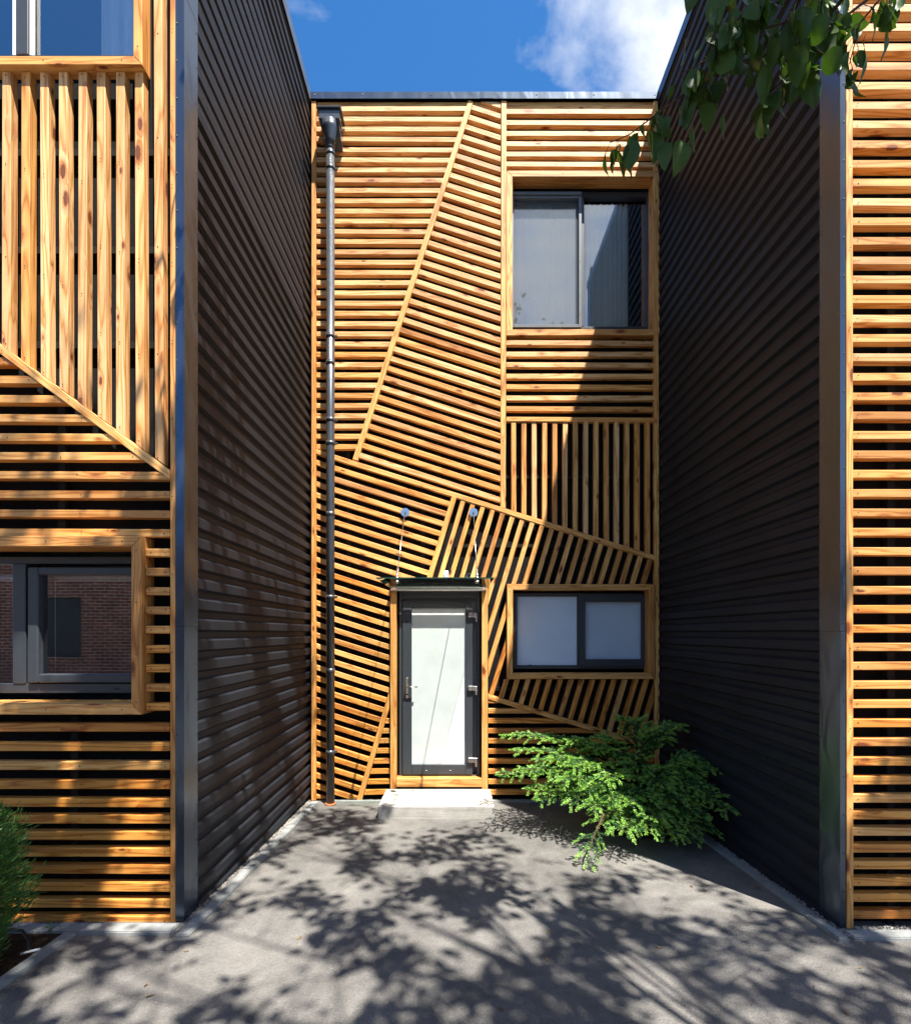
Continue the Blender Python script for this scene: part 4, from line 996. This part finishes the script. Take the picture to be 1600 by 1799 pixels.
for k, pts in enumerate(twp):
    cnt = (44, 34, 16, 34, 16)[k]
    for i in range(cnt):
        t = (i + R.random()) / cnt * .82 + .18
        hang_leaf(on_curve(pts, t) + Vector((R.uniform(-.015, .015), R.uniform(-.03, .03), 0)), R.uniform(.055, .125) * (1.0 if t < .85 else .85))
for px, py, Y, ln, dx in ((1110, 236, 1.94, .125, -.05), (1190, 236, 1.93, .12, .0), (1085, 244, 1.94, .105, -.5), (1150, 215, 1.93, .12, .15), (1165, 240, 1.93, .11, -.1), (1215, 200, 1.9, .10, .1), (1240, 165, 1.9, .11, .05), (1275, 195, 1.9, .10, -.1), (1340, 190, 1.88, .11, -.25), (1425, 115, 1.85, .13, .1), (1492, 100, 1.76, .13, .05), (1520, 60, 1.75, .12, .3), (1545, 20, 1.74, .11, .4), (1400, 120, 1.87, .12, -.1)):
    hang_leaf(W(px, py, Y), ln, Vector((dx, R.uniform(-.2, .2), -1)))
for i in range(70):     # the dense knot of leaves at the frame edge
    px = R.uniform(1205, 1475); py = R.uniform(-40, 105 - abs(px - 1340) * .18)
    hang_leaf(W(px, py, R.uniform(1.72, 2.0)), R.uniform(.08, .13))
from_bm('leaf_stalks', pet, 'twig', tree)['kind'] = 'stuff'
# trunk, limbs, crown out of frame over and behind the camera
trunk = [Vector((3.3, -1.1, zg(-1.1) - .05)), Vector((3.25, -1.05, 1.0)), Vector((3.1, -.9, 2.2)), Vector((2.85, -.6, 3.4)), Vector((2.6, -.3, 4.6)), Vector((2.4, -.2, 5.8)), Vector((2.2, -.2, 7.2)), Vector((2.0, -.3, 8.8))]
tube_obj('trunk', trunk, [.17, .14, .125, .11, .09, .065, .045, .015], 'bark', tree, 12)
def in_view(p, mrg=.12):
    if p.y < .1: return False
    u, v = p.x / p.y, (p.z - CZ) / p.y
    return -.92 - mrg < u < .91 + mrg and v < 1.27 + mrg
limb_pts = [(p, .05) for p in trunk[3:]]
bm = bmesh.new()
ends = [(.8, 1.6, 5.6), (-.2, 1.0, 5.2), (-1.2, .7, 6.0), (1.8, 1.4, 5.0), (4.2, -.9, 5.4), (.4, -.2, 4.9), (1.2, .2, 6.6), (-.6, .3, 6.8), (2.6, .8, 6.9), (4.6, -1.0, 5.2), (3.6, -2.4, 5.6), (1.6, -1.8, 5.6), (-1.9, .2, 5.4)]
for e in ends:
    e = Vector(e) + SUN * 2.4; s = trunk[3].lerp(trunk[6], R.random()); m1 = s.lerp(e, .35) + Vector((R.uniform(-.2, .2), R.uniform(-.2, .2), R.uniform(0, .35))); m2 = s.lerp(e, .7) + Vector((R.uniform(-.2, .2), R.uniform(-.2, .2), R.uniform(0, .3)))
    pts = [s, m1, m2, e]; 
    pts = [p if not in_view(p, .05) else p + Vector((0, -.4, .8)) for p in pts]
    tube(bm, pts, [.035, .022, .013, .006], 7)
    for i in range(12): limb_pts.append((on_curve(pts, i / 11), .02))
for pts in twp:      # join the hanging twigs to the tree
    near = min((p for p, _ in limb_pts), key=lambda p: (p - pts[0]).length + max(0, pts[0].z - p.z) * 2); q = near.lerp(pts[0], .5) + Vector((.05, -.1, .15)); tube(bm, [near, q, pts[0]], [.016, .011, .0065], 6)
from_bm('limbs', bm, 'bark', tree)['kind'] = 'stuff'
cv, cf = [], []
def crown_leaf(p, ln):
    d = Vector((R.uniform(-1, 1), R.uniform(-1, 1), R.uniform(-1.1, .3))).normalized(); s = d.cross(Vector((R.uniform(-1, 1), R.uniform(-1, 1), R.uniform(-1, 1)))).normalized() * ln * .30
    b = len(cv); n = s.cross(d).normalized() * ln * .06
    cv.extend((p, p + d * ln * .35 + s + n, p + d * ln * .75 + s * .7 + n, p + d * ln, p + d * ln * .75 - s * .7 + n, p + d * ln * .35 - s + n))
    cf.extend(((b, b + 1, b + 2, b + 3), (b, b + 3, b + 4, b + 5)))
CT = bmesh.new(); clumps = 0; tries = 0
GAPS = [(-1.38, 2.5, .26), (-1.15, 2.9, .27), (-.95, 2.65, .2), (-1.1, 4.0, .28), (-.85, 3.5, .16), (1.05, 4.4, .58), (.5, 4.7, .33), (-.25, 2.9, .14), (.55, 3.35, .20), (1.45, 3.3, .26), (.95, 2.6, .2), (-.35, 3.65, .16), (-.6, 4.5, .18), (1.9, 2.6, .2), (-.6, 2.3, .16), (-2.0, 2.5, .14), (-1.75, 2.35, .12), (1.1, 3.2, .14), (.2, 4.1, .16)]
RG = random.Random(5)
GAPS += [(-.25, 5.0, .34), (.15, 5.05, .28)]
for _ in range(62): GAPS.append((RG.uniform(-4.2, -1.55), RG.uniform(2.9, 6.3), RG.uniform(.11, .22)))
for _ in range(46): GAPS.append((RG.uniform(-1.5, 1.9), RG.uniform(2.0, 4.8), RG.uniform(.09, .18)))
for _ in range(14): GAPS.append((RG.uniform(2.0, 3.4), RG.uniform(2.7, 3.6), RG.uniform(.10, .2)))
def shade_ok(p):
    """False where the photographed shade has an opening: a gap in the crown on that sight line to the sun"""
    k = (p.z - .1) / SUN.z; g = p - SUN * k
    if p.y < YR:
        w = p - SUN * ((YR - p.y) / -SUN.y)
        if w.x > XR and w.z > 1.2: return False
        w = p - SUN * ((YL - p.y) / -SUN.y)
        if w.x < XL and w.z > 3.2 and R.random() < .8: return False
    b = p - SUN * ((YB - p.y) / -SUN.y)
    if b.z > .95 and XL < b.x < XR: return False
    for gx, gy, gr in GAPS:
        dd = math.hypot(g.x - gx, g.y - gy) / gr
        if dd < 1 and R.random() < .93: return False
    return True
while clumps < 720 and tries < 20000:
    tries += 1; u = R.random()
    if u < .66: T = Vector((R.uniform(-2.7, 2.5), R.uniform(1.5, 5.0), .1))
    elif u < .86: T = Vector((R.uniform(-3.4, -1.7), YL, R.uniform(0, 3.3) * R.random() ** .4))
    elif u < .95: T = Vector((XL, R.uniform(3.0, 5.4), R.uniform(0, 2.0)))
    else: T = Vector((R.uniform(2.3, 3.4), YR, R.uniform(0, 1.1)))
    p = T + SUN * R.uniform(5.6, 9.0)
    if in_view(p, .22) or not shade_ok(p): continue
    clumps += 1; near = min((q for q, _ in limb_pts), key=lambda q: (q - p).length)
    mdl = near.lerp(p, .55) + Vector((R.uniform(-.1, .1), R.uniform(-.1, .1), .08))
    if not in_view(mdl, .1) and (near - p).length < 1.8: tube(CT, [near, mdl, p], [.006, .004, .002], 3, False)
    for i in range(R.randint(14, 30)):
        q = p + Vector((R.gauss(0, .14), R.gauss(0, .14), R.gauss(0, .10)))
        if not in_view(q, .12) and shade_ok(q): crown_leaf(q, R.uniform(.075, .125))
from_bm('crown_twigs', CT, 'twig', tree)['kind'] = 'stuff'
me = bpy.data.meshes.new('crown'); me.from_pydata([tuple(v) for v in cv], [], cf); link('crown', me, 'leaf', tree)['kind'] = 'stuff'

# ------------------------------------------------------------------ brick building opposite (seen mirrored in the low window)
bb = thing('brick_building', 'old red brick wall mirrored in the low window on the left', 'building')
bm = bmesh.new(); holed_wall(bm, -14, 12, .2, 4.6, [(-7.6, .2, -5.4, 2.3), (-11.5, 1.2, -10, 2.8)], -7.4, -7.0); from_bm('wall', bm, 'brick', bb)
box_obj('gate', (-7.6, -7.3, .2), (-5.4, -7.2, 2.3), 'frame', bb); box_obj('coping', (-14.05, -7.45, 4.601), (12.05, -6.95, 4.70), 'kerb', bb)
box_obj('shutter', (-11.5, -7.3, 1.2), (-10, -7.2, 2.8), 'frame', bb)
bm = bmesh.new(); box(bm, (-5.2, -6.995, .2), (-4.6, -6.85, 4.6)); from_bm('pier', bm, 'brick', bb)
